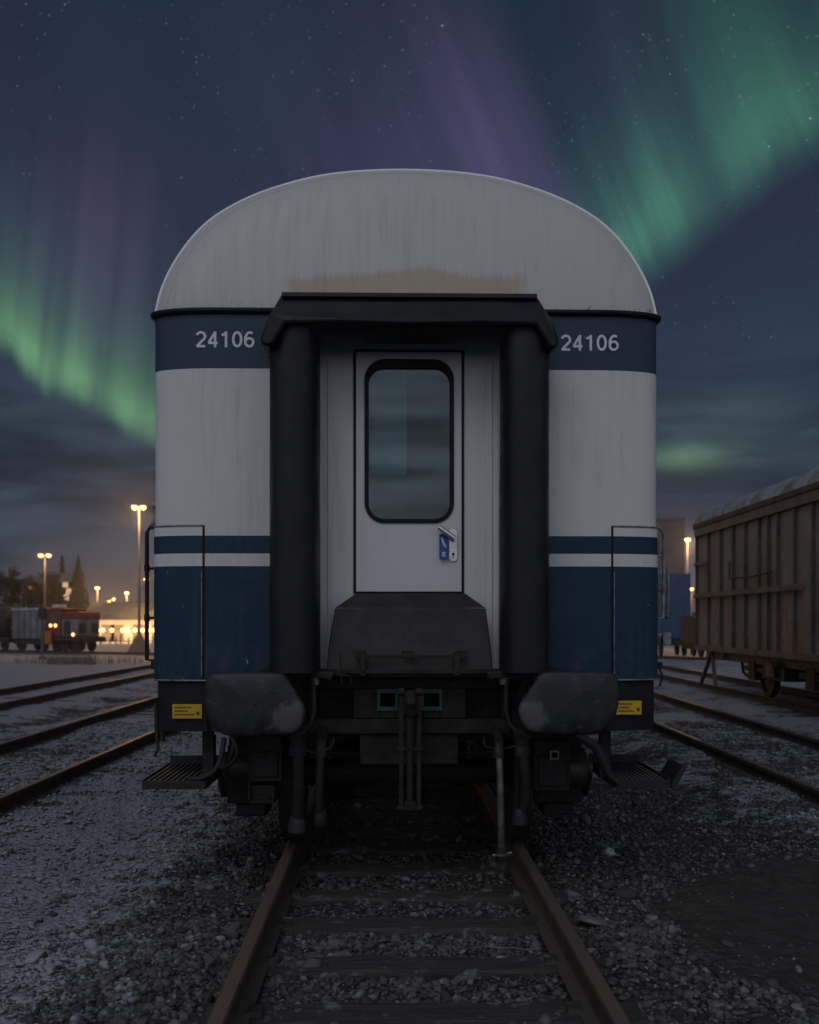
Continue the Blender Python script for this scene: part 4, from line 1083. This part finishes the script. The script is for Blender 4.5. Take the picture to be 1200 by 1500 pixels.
mb = MB(); mb.box(wl - .075, wl - .001, WY0, WY1, Ze - .28, Ze - .1); mb.build('top_rail', M['wagonrail'], wag, bevel=.008)
mb = MB(); mb.box(wl - .09, wl - .056, 6.9, 13.4, 2.16, 2.26); mb.box(wl - .09, wl - .056, 12.4, 13.4, 2.90, 2.96); mb.build('belt_rail', M['wagonrail'], wag, bevel=.006)
mb = MB(); mb.tube([(wl - .10, 10.66, 2.85), (wl - .11, 10.66, 2.50), (wl - .11, 9.4, 2.48), (wl - .11, 8.2, 2.52)], .02, 8); mb.build('door_bar', M['wagontrim'], wag)
mb = MB(); mb.box(wl - .06, wl - .001, WY0, WY1, Zb - .03, Zb + .085); mb.box(-1.1, 1.1, WY0, WY1, .80, Zb - .031); mb.build('sole_bar', M['wagonrail'], wag, bevel=.008)
mb = MB()
for q in (0, 1): mb.bar((wl + .02, 12.3 + q * .0, .98), (wl - .02, 13.05 - q * 1.15, .22), .07, .06)
mb.build('corner_step', M['wagontrim'], wag)
for yy in (1.2, 2.9, 7.2, 10.2):
    for sg in (-1, 1):
        mb = MB(); mb.lathe([(-.06 * sg, .06), (-.055 * sg, .485), (-.03 * sg, .485), (.0, .455), (.06 * sg, .45), (.055 * sg, .38), (.02 * sg, .36), (.02 * sg, .1)], (sg * .752, yy, .16 + .455), 'x', 30); mb.build('wheel', M['dark'], wag, smooth=40)
        mb = MB(); mb.box(sg * 1.0 - .12, sg * 1.0 + .12, yy - .2, yy + .2, .48, .85); mb.bar((sg * 1.05, yy - .55, .70), (sg * 1.05, yy + .55, .70), .09, .10); mb.build('axle_box', M['dark'], wag, bevel=.01)
mb = MB(); mb.box(wl + .15, -.6, 8.3, 9.5, .55, .8); mb.build('tool_box', M['dark'], wag, bevel=.01)
mb = MB(); mb.box(wl + .2, .8, 4.0, 6.0, .5, .8); mb.build('air_tank', M['dark'], wag, bevel=.05)
mb = MB(); mb.tube([(-1.0, 11.2, .95), (-1.05, 10.9, .6), (-1.02, 10.6, .5)], .03, 8); mb.build('brake_lever', M['dark'], wag)
mb = MB(); mb.box(wl + .05, wl + .12, 8.7, 9.0, .62, .9); mb.build('label_holder', M['wagonrail'], wag, bevel=.01)

# blue container wagon and low wagon beyond it
M['blue'] = pbr('blue_container_paint', (.010, .052, .115), .55, var=.25, scale=3)
g0 = drop(65); bw = thing('container_wagon', 'blue steel container standing on a flat wagon between coach and brown wagon', 'container wagon', (16.9, 65, g0), 0)
ct = EYE + 70 * 65 / F - g0
mb = MB(); mb.box(-.95, .95, 0, 12, 1.25, ct); mb.build('container', M['blue'], bw, bevel=.03)
for i in range(6):
    mb = MB(); mb.box(-.93 + i * .35, -.93 + i * .35 + .10, -.04, -.001, 1.3, ct - .08); mb.build('door_rib', M['blue'], bw)
mb = MB(); mb.box(-1.0, 1.0, -.3, 12.5, .85, 1.24); mb.build('flat_bed', M['dark'], bw)
for yy in (.8, 2.6, 9.5, 11.3):
    for sg in (-1, 1):
        mb = MB(); mb.lathe([(-.06, .45), (.06, .46)], (sg * .752, yy, .61), 'x', 24); mb.build('wheel', M['dark'], bw)
M['brownlow'] = pbr('brown_wagon_paint', (.034, .024, .022), .7, var=.3, scale=3)
g0 = drop(52); lw_ = thing('low_wagon', 'dark red-brown low-sided wagon half hidden behind the old brown wagon', 'wagon', (15.75, 52, g0), 0)
mb = MB(); mb.box(-1.25, 1.3, 0, 2.8, .85, 1.90 - g0); mb.build('body', M['brownlow'], lw_, bevel=.02)
for i in range(4):
    mb = MB(); mb.box(-1.2 + i * .8, -1.1 + i * .8, -.05, -.001, .9, 1.85 - g0); mb.build('stake', M['wagontrim'], lw_)
mb = MB(); mb.box(-1.32, 1.35, -.09, .0, 1.82 - g0, 1.95 - g0); mb.build('top_rail', M['wagonrail'], lw_)
mb = MB(); mb.box(-1.2, 1.2, -.4, 2.6, .55, .84); mb.build('underframe', M['dark'], lw_)
for q in (-.85, .85):
    mb = MB(); mb.tube([(q, -.8, .70), (q, -.41, .70)], .2, 12); mb.build('buffer', M['under'], lw_)
for yy in (.7, 2.1):
    for sg in (-1, 1):
        mb = MB(); mb.lathe([(-.06, .45), (.06, .46)], (sg * .752, yy, .61), 'x', 24); mb.build('wheel', M['dark'], lw_)

# ------------------------------------------------------------------ lamp masts and their light
M['mast'] = pbr('mast_steel', (.09, .085, .08), .6, .2, var=.2, scale=3)
M['lampglow'] = emit('sodium_lamp', (1.0, .43, .095), 10)
def WP(px, py, Y): return Vector(((px - 600) * Y / F, Y, EYE + (HZ - py) * Y / F))
def lamp_mast(label, px, py, Y, heads, foot, power, r=.18, group='lamp masts of the yard'):
    top = WP(px, py, Y); gz0 = drop(Y)
    t = thing('lamp_mast', label, 'lamp mast', (top.x, top.y, gz0), 0, group); h = top.z - gz0
    mb = MB(); mb.tube([(0, 0, 0), (0, 0, h * .5), (0, 0, h + .05)], [.13, .10, .06], 10); mb.build('pole', M['mast'], t)
    if foot:
        mb = MB(); mb.lathe([(0, 1.0), (.1, .95), (1.5, .16), (1.7, .14)], (0, 0, 0), 'z', 4); mb.build('foot', M['mast'], t, smooth=0)
    xs = [0] if heads == 1 else [-.36, .36]
    mb = MB()
    if heads == 2: mb.bar((-.5, 0, h), (.5, 0, h), .07, .07)
    for x in xs: mb.box(x - .22, x + .22, -.25, .2, h + .02, h + .13)
    mb.build('lamp_housing', M['mast'], t)
    for x in xs:
        mb = MB(); mb.lathe([(-.20, .02), (-.17, r * .7), (-.06, r), (.015, r)], (x, -.05, h), 'z', 14); mb.build('lamp_bulb', M['lampglow'], t, smooth=60)
    ld = bpy.data.lights.new('lamp_light', 'POINT'); ld.energy = power; ld.color = (1.0, .52, .20); ld.shadow_soft_size = .3
    lo_ = bpy.data.objects.new('lamp_light', ld); COL.objects.link(lo_); lo_.parent = t; lo_.location = (0, -1.1, h - .6)
    return t
lamp_mast('tall twin-headed lamp mast on a flared foot just left of the coach', 204, 743, 84, 2, True, 2600, .20)
lamp_mast('twin-headed lamp mast in front of the dark trees, over the grey wagon', 66, 813, 92, 2, False, 600, .20)
lamp_mast('single lamp mast close beside the coach above the lit shed', 215, 848, 130, 1, False, 2200, .28)
lamp_mast('single lamp mast right of the tall spruce, highest of the distant lamps there', 143, 861, 140, 1, False, 2200, .28)
lamp_mast('single lamp mast standing over the middle of the lit shed', 186, 868, 150, 1, False, 2200, .28)
lamp_mast('lower of two small lamp masts standing side by side', 160, 881, 170, 1, False, 1400, .22)
lamp_mast('slightly higher of two small lamp masts standing side by side', 167, 877, 170, 1, False, 1400, .22)
lamp_mast('lamp mast right of the coach above the blue container', 1007, 790, 95, 1, False, 2200, .24)
lamp_mast('small lamp between the blue container and the brown wagon', 1013, 862, 110, 1, False, 300, .2)

# ------------------------------------------------------------------ lit shed and other buildings
M['shed'] = pbr('shed_wall', (.42, .38, .33), .8, var=.15, scale=.5)
M['shedroof'] = pbr('shed_roof', (.075, .078, .085), .8, var=.2, scale=.5)
M['walllamp'] = emit('wall_lamp', (1.0, .55, .18), 6)
def building(name, label, cat, px0, px1, pyt, Y, depth, wall, roofm, ridge=0.0, windows=None, lit=None):
    a = WP(px0, pyt, Y); b = WP(px1, pyt, Y); g0 = drop(Y); t = thing(name, label, cat, ((a.x + b.x) / 2, Y, g0)); w = (b.x - a.x) / 2; h = a.z - g0
    mb = MB(); mb.box(-w, w, 0, depth, -.3, h); mb.build('wall', wall, t)
    mb = MB(); e = .5
    if ridge: mb.add([(-w - e, -e, h + .01), (w + e, -e, h + .01), (w + e, depth / 2, h + ridge), (-w - e, depth / 2, h + ridge), (-w - e, depth + e, h + .01), (w + e, depth + e, h + .01)], [(0, 1, 2, 3), (3, 2, 5, 4), (0, 3, 4), (1, 5, 2), (0, 4, 5, 1)])
    else: mb.box(-w - .2, w + .2, -.2, depth, h + .002, h + .5)
    mb.build('roof', roofm, t, smooth=0); return t, w, h
sh, w, h = building('goods_shed', 'long low shed with warm lamps along its front, behind the lamp masts', 'shed', 118, 330, 908, 128, 14, M['shed'], M['shedroof'], 2.4)
for px in (134, 144, 151, 164, 180, 187, 198, 209, 218, 226, 240, 262, 285, 305):
    p = WP(px, 923, 127.6) - Vector(sh.location); mb = MB(); mb.lathe([(-.24, .05), (-.16, .20), (.1, .24), (.22, .1)], (p.x, -.42, p.z), 'z', 12); mb.build('wall_lamp', M['walllamp'], sh, smooth=60)
for px in (140, 166, 192, 216, 250):
    p = WP(px, 926, 126.0) - Vector(sh.location)
    ld = bpy.data.lights.new('wall_lamp_light', 'POINT'); ld.energy = 300; ld.color = (1, .62, .28); ld.shadow_soft_size = .3; lo_ = bpy.data.objects.new('wall_lamp_light', ld); COL.objects.link(lo_); lo_.parent = sh; lo_.location = (p.x, -2.2, p.z)
for px in (128, 158, 172, 204, 232): 
    p = WP(px, 930, 127.9) - Vector(sh.location); mb = MB(); mb.box(p.x - .8, p.x + .8, -.06, .0, 0, 2.1); mb.build('loading_door', M['wagonrail'], sh)
M['farwall'] = pbr('far_wall', (.085, .075, .080), .85, var=.12, scale=.3)
bl, w, h = building('tower_block', 'pinkish grey apartment block rising in the haze right of the coach', 'building', 940, 1003, 762, 190, 16, M['farwall'], M['shedroof'])
M['pane'] = pbr('far_window', (.05, .055, .07), .3, var=.2, bmp=0)
for i in range(5):
    for j in range(6):
        mb = MB(); mb.box(-w + 1 + i * (2 * w - 2) / 5, -w + 2.1 + i * (2 * w - 2) / 5, -.04, .02, 2 + j * 2.6, 3.4 + j * 2.6); mb.build('window', M['pane'], bl)
M['darkwall'] = pbr('dark_house_wall', (.014, .013, .013), .85)
bl2, w2, h2 = building('brick_house', 'dark flat-roofed house between the bare trees and the spruces', 'house', 58, 90, 842, 180, 10, M['darkwall'], M['shedroof'])
M['litwin'] = emit('lit_window', (1.0, .70, .42), .32)
for (a, b) in ((70, 870), (80, 878)):
    p = WP(a, b, 180) - Vector(bl2.location); mb = MB(); mb.box(p.x - .5, p.x + .5, -.05, 0, p.z - .6, p.z + .6); mb.build('window', M['pane'], bl2)
hu, w3, h3 = building('hillside_house', 'small house with lit windows seen between two dark conifers', 'house', 92, 108, 853, 165, 1.6, M['darkwall'], M['shedroof'], 1.5)
for (a, b) in ((96, 856), (101, 866), (97, 875)):
    p = WP(a, b, 165) - Vector(hu.location); mb = MB(); mb.box(p.x - .45, p.x + .45, -.06, 0, p.z - .5, p.z + .5); mb.build('window', M['litwin'], hu)
hv, w4, h4 = building('hillside_house', 'small house with lit windows behind the bare trees at the left', 'house', 40, 58, 858, 165, 1.6, M['darkwall'], M['shedroof'], 1.5)
for (a, b) in ((46, 861), (53, 861), (50, 876)):
    p = WP(a, b, 165) - Vector(hv.location); mb = MB(); mb.box(p.x - .5, p.x + .5, -.06, 0, p.z - .35, p.z + .35); mb.build('window', M['litwin'], hv)

# ------------------------------------------------------------------ red locomotive, grey wagon and tank wagon far left
M['red'] = pbr('red_loco_paint', (.11, .016, .014), .5, var=.25, scale=2, dirt=(.08, .03, .025))
M['greywag'] = pbr('grey_wagon_paint', (.125, .135, .165), .6, var=.3, scale=1.2, dirt=(.05, .045, .042), dirt_amt=.5)
M['headlamp'] = emit('loco_lamp', (1.0, .42, .16), 5)
AX = R(30)                                         # the siding runs away to the left, seen obliquely
sx0 = WP(134, 950, 80); gl = drop(80)
def siding(s): return Vector((sx0.x - math.cos(AX) * s, sx0.y + math.sin(AX) * s, gl))
loco = thing('locomotive', 'small red shunting locomotive with a lamp, coupled to a grey wagon', 'locomotive', siding(1.8), PI - AX)
# local x runs along the siding away from the viewer; local y = side
mb = MB(); mb.box(-1.7, 1.9, -1.25, 1.25, 1.0, 1.35); mb.build('frame', M['dark'], loco)
mb = MB(); mb.box(-1.5, .25, -1.15, 1.15, 1.351, 2.72); mb.build('bonnet', M['greywag'], loco, bevel=.08)
mb = MB(); mb.box(-1.55, .27, -1.2, 1.2, 2.721, 3.28); mb.build('upper_bonnet', M['red'], loco, bevel=.10)
mb = MB(); mb.box(.28, 1.85, -1.25, 1.25, 1.351, 3.4); cab = mb.build('cab', M['red'], loco, bevel=.08)
mb = MB(); mb.box(.1, 1.95, -1.32, 1.32, 3.38, 3.56); mb.build('roof', M['red'], loco, bevel=.07)
mb = MB(); mb.prism([(-.75, 1.5), (-.05, 1.5), (-.05, 2.4), (-.2, 2.62), (-.6, 2.62), (-.75, 2.4)], 1.151, 1.19); mb.build('grille', M['dark'], loco)
mb = MB(); mb.box(.7, 1.4, 1.251, 1.27, 2.3, 3.1); mb.build('cab_window', M['pane'], loco)
mb = MB(); mb.box(1.1, 1.8, 1.28, 1.5, .75, 1.75); mb.build('sand_box', pbr('orange_paint', (.30, .09, .02), .6), loco, bevel=.05)
for q in (.5, 1.3):
    mb = MB(); mb.box(q - .25, q + .25, .6, 1.0, 3.561, 3.85); mb.build('roof_vent', M['shed'], loco, bevel=.06)
for q in (-.6, .6):
    mb = MB(); mb.box(-1.53, -1.501, q - .35, q + .35, 1.6, 2.4); mb.build('front_grille', M['dark'], loco)
for xx, yy, zz in ((1.30, 1.30, 2.2), (.75, 1.30, 2.2), (-1.1, 1.2, 1.5)):
    mb = MB(); mb.lathe([(-.03, .05), (0, .13), (.05, .10)], (xx, yy, zz), 'y', 12); mb.build('lamp', M['headlamp'], loco)
for xx in (-1.0, .2, 1.2):
    for sg in (-1, 1):
        mb = MB(); mb.lathe([(-.06, .48), (.06, .48)], (xx, sg * .78, .64), 'y', 22); mb.build('wheel', M['dark'], loco)
mb = MB(); mb.box(-1.95, -1.7, -1.3, 1.3, .9, 1.3); mb.tube([(-2.3, -.85, 1.1), (-1.95, -.85, 1.1)], .2, 12); mb.tube([(-2.3, .85, 1.1), (-1.95, .85, 1.1)], .2, 12); mb.build('buffer_beam', M['under'], loco)
gw = thing('covered_wagon', 'pale grey covered wagon behind the red locomotive', 'wagon', siding(5.4), PI - AX)
mb = MB(); mb.box(-1.6, 2.3, -1.3, 1.3, 1.15, 3.35); mb.build('body', M['greywag'], gw, bevel=.05)
mb = MB(); mb.box(-1.7, 2.4, -1.38, 1.38, 3.352, 3.6); mb.build('roof', M['tin'], gw, bevel=.08)
mb = MB(); mb.box(-1.62, 2.32, 1.301, 1.33, 1.85, 1.98); mb.build('belt_rail', M['wagonrail'], gw)
for q in range(6):
    mb = MB(); mb.box(-1.55 + q * .74, -1.48 + q * .74, 1.301, 1.335, 1.2, 3.3); mb.build('rib', M['wagontrim'], gw)
mb = MB(); mb.box(-1.6, 2.3, -1.1, 1.1, .7, 1.14); mb.build('underframe', M['dark'], gw)
for xx in (-1.0, 1.6):
    for sg in (-1, 1):
        mb = MB(); mb.lathe([(-.06, .46), (.06, .46)], (xx, sg * .78, .62), 'y', 22); mb.build('wheel', M['dark'], gw)
tk = thing('tank_wagon', 'dark tank wagon at the left end of the far siding', 'wagon', siding(10.6), PI - AX)
mb = MB(); mb.lathe([(-2.2, .3), (-2.1, .9), (-1.9, 1.3), (2.4, 1.3), (2.6, .9), (2.7, .3)], (0, 0, 2.45), 'x', 24); mb.build('tank', M['dark'], tk, smooth=50)
mb = MB(); mb.lathe([(0, .45), (.35, .42), (.4, .2)], (0, 0, 3.65), 'z', 14); mb.build('dome', M['dark'], tk)
mb = MB(); mb.box(-2.3, 2.6, -1.2, 1.2, .8, 1.1); mb.build('frame', M['dark'], tk)
for xx in (-1.5, 1.7):
    for sg in (-1, 1):
        mb = MB(); mb.lathe([(-.06, .46), (.06, .46)], (xx, sg * .78, .62), 'y', 22); mb.build('wheel', M['dark'], tk)
st = thing('railway_track', 'far siding that the red locomotive and the grey wagon stand on', 'railway track', siding(0), PI - AX, group='tracks of the yard')
for q in (-.752, .752):
    mb = MB(); mb.grid([[(x, q + p[0], p[1]) for p in RAILP] for x in (-14, 0, 14, 40)], True); mb.build('rail', M['rail'], st)
# signal post in front of the wagons
sp = WP(62, 964, 58); spo = thing('signal_post', 'short thin dark post standing in the snow before the grey wagon', 'post', (sp.x, 58, drop(58)))
mb = MB(); mb.tube([(0, 0, 0), (0, 0, 2.9)], .07, 8); mb.lathe([(0, .22), (.2, .2), (.22, .1)], (0, 0, 0), 'z', 8); mb.build('pole', M['mast'], spo)
mb = MB(); mb.box(-.18, .18, -.12, .1, 2.3, 2.95); mb.build('signal_head', M['dark'], spo)
# low fence of posts before the shed
fe = thing('yard_fence', 'low dark fence with uneven posts in front of the lit shed', 'fence', (WP(140, 940, 112).x, 112, drop(112)))
mb = MB(); x = -2.5
while x < 18: 
    hh = random.uniform(.5, 1.1); mb.box(x - .06, x + .06, -.05, .05, 0, hh); x += random.uniform(.5, 1.1)
mb.build('post', M['dark'], fe); fe.children[0]['kind'] = 'stuff'
mb = MB(); mb.box(-2.5, 18, -.02, .02, .30, .40); mb.build('rail', M['dark'], fe)

# ------------------------------------------------------------------ trees
M['needle'] = pbr('spruce_needles', (.010, .017, .012), .8, var=.4, scale=2, bmp=0)
M['bark'] = pbr('bark', (.014, .012, .011), .9, var=.3, scale=4)
M['twigs'] = pbr('bare_twigs', (.013, .012, .012), .9, var=.3, scale=2, bmp=0)
def spruce(label, px, pyt, Y, wpx, seed, ex=.85):
    rd = random.Random(seed); top = WP(px, pyt, Y); g0 = drop(Y); h = top.z - g0; wd_ = wpx * Y / F / 2
    t = thing('spruce_tree', label, 'tree', (top.x, Y, g0), 0, 'trees beyond the yard')
    mb = MB(); mb.tube([(0, 0, -.2), (0, 0, h * .5), (0, 0, h)], [.22, .14, .02], 8); mb.build('trunk', M['bark'], t)
    mb = MB(); n = int(80 + h * 4)
    for i in range(n):
        f = i / n; z = h * (.06 + .94 * f); r = wd_ * (1 - f) ** ex * rd.uniform(.75, 1.12) + .06
        for k in range(10):
            a = rd.uniform(0, 2 * PI); rr = r * rd.uniform(.6, 1.05); dirn = Vector((math.cos(a), math.sin(a), 0)); sd = Vector((-math.sin(a), math.cos(a), 0))
            for q in range(4):
                u0 = q / 4 * .9; c = dirn * rr * (u0 + .16) + Vector((0, 0, z - rr * .42 * (u0 + .16) + rd.uniform(-.1, .1))); wq = rr * .30 * (1.1 - u0) + .06
                tip = c + dirn * rr * .30 - Vector((0, 0, rr * .22)); mb.add([c + sd * wq, c - sd * wq, tip + Vector((0, 0, rd.uniform(-.1, .05)))], [(0, 1, 2)])
    mb.build('crown', M['needle'], t, smooth=0); return t
spruce('tallest pointed dark spruce behind the red locomotive', 115, 813, 165, 50, 1, .78)
spruce('slender columnar dark conifer left of the tall spruce', 91, 813, 172, 17, 2, .35)
spruce('short dark spruce right of the tall spruce, behind the locomotive', 128, 868, 168, 30, 4)
def bare(label, px, pyt, Y, wpx, seed):
    rd = random.Random(seed); top = WP(px, pyt, Y); g0 = drop(Y); h = top.z - g0; wd_ = wpx * Y / F / 2
    t = thing('bare_tree', label, 'tree', (top.x, Y, g0), 0, 'trees beyond the yard'); tb = MB(); cb = MB()
    tb.tube([(0, 0, -.2), (.05, 0, h * .3), (0, .05, h * .6)], [.24, .18, .08], 7)
    def grow(p, d, l, r, lev):
        q = p + d * l; (tb if lev < 2 else cb).tube([p, (p + q) / 2 + Vector((rd.uniform(-.05, .05), 0, rd.uniform(-.05, .05))) * l, q], [r, r * .8, r * .6], 4 if lev > 1 else 6, False)
        if lev >= 5: return
        for k in range(4):
            nd = (d + Vector((rd.gauss(0, .55), rd.gauss(0, .45), rd.uniform(-.15, .5)))).normalized(); grow(p + d * l * rd.uniform(.5, 1), nd, l * rd.uniform(.55, .78), max(.034, r * .55), lev + 1)
    for k in range(6):
        a = rd.uniform(0, 2 * PI); grow(Vector((0, 0, h * rd.uniform(.22, .5))), Vector((math.cos(a) * wd_ / h * 1.3, math.sin(a) * wd_ / h * 1.3, .8)).normalized(), h * .22, .07, 1)
    tb.build('trunk', M['bark'], t); cb.build('crown', M['twigs'], t, smooth=0); return t
bare('bare leafless tree at the far left edge of the yard', 8, 826, 160, 60, 11)
bare('bare broad tree beside the dark house, right of the edge tree', 34, 834, 164, 60, 12)
bare('lower bare tree in front of the dark flat-roofed house', 60, 850, 158, 50, 13)
bare('low bare tree squeezed between the columnar conifer and the dark house', 80, 846, 160, 40, 15)
# rough brush under the trees, reads as one dark mass
mb = MB(); rd = random.Random(3)
for i in range(2600):
    x = rd.uniform(-84, -46); y = 152 + rd.uniform(-1.5, 3); z = drop(113) + rd.uniform(0, 5.0) * (.6 + .4 * math.sin(x * .9)); s = rd.uniform(.2, .5); a = rd.uniform(0, PI)
    mb.add([(x - s * math.cos(a), y - s * math.sin(a), z), (x + s * math.cos(a), y + s * math.sin(a), z + rd.uniform(-.1, .1)), (x + rd.uniform(-.2, .2), y, z + s * 1.6)], [(0, 1, 2)])
o = mb.build('undergrowth', M['needle'], None, smooth=0); tag(o, 'dark tangled brush below the trees at the far left', 'undergrowth', kind='stuff')
# dry grass tufts in the snow
M['dry'] = pbr('dry_grass', (.11, .085, .055), .9, var=.3, scale=4, bmp=0)
mb = MB()
for i in range(900):
    px = rd.uniform(70, 140) if rd.random() < .75 else rd.uniform(20, 210); Y = rd.uniform(42, 56); x = (px - 600) * Y / F; hgt = rd.uniform(.12, .5); a = rd.uniform(-.15, .15); g0 = drop(Y) - .08
    mb.add([(x - .014, Y, g0), (x + .014, Y, g0), (x + a, Y, g0 + hgt)], [(0, 1, 2)])
o = mb.build('dry_grass', M['dry'], None, smooth=0); tag(o, 'dry brown grass stalks poking through the snow', 'grass', kind='stuff')
# wooded ridge on the horizon
M['hill'] = pbr('wooded_hill', (.030, .036, .036), .9, var=.3, scale=.05, bmp=0)
mb = MB(); rows = []
for j in range(9):
    rows.append([(-420 + i * 8, 330 + j * 22, -6 + (5 + 9 * (mnoise.noise(Vector((i * .06, 1.3, 0))) + .6) + 1.6 * mnoise.noise(Vector((i * .5, j, 3)))) * math.sin(PI * j / 8)) for i in range(107)])
mb.grid(rows); o = mb.build('hills', M['hill'], None); tag(o, kind='structure')

# ------------------------------------------------------------------ haze: frosty air that glows round the lamps
M['haze'] = bpy.data.materials.new('frosty_air'); M['haze'].use_nodes = True; ht_ = M['haze'].node_tree; ht_.nodes.clear()
pv = ht_.nodes.new('ShaderNodeVolumePrincipled'); pv.inputs['Color'].default_value = (.80, .85, .95, 1); pv.inputs['Density'].default_value = .00040; pv.inputs['Anisotropy'].default_value = .88
ou = ht_.nodes.new('ShaderNodeOutputMaterial'); ht_.links.new(pv.outputs[0], ou.inputs['Volume'])
mb = MB(); mb.box(-950, 950, -70, 1550, -8, 26); hz = mb.build('haze', M['haze'], None, smooth=0); tag(hz, 'thin frosty air over the whole yard', 'haze', kind='stuff')
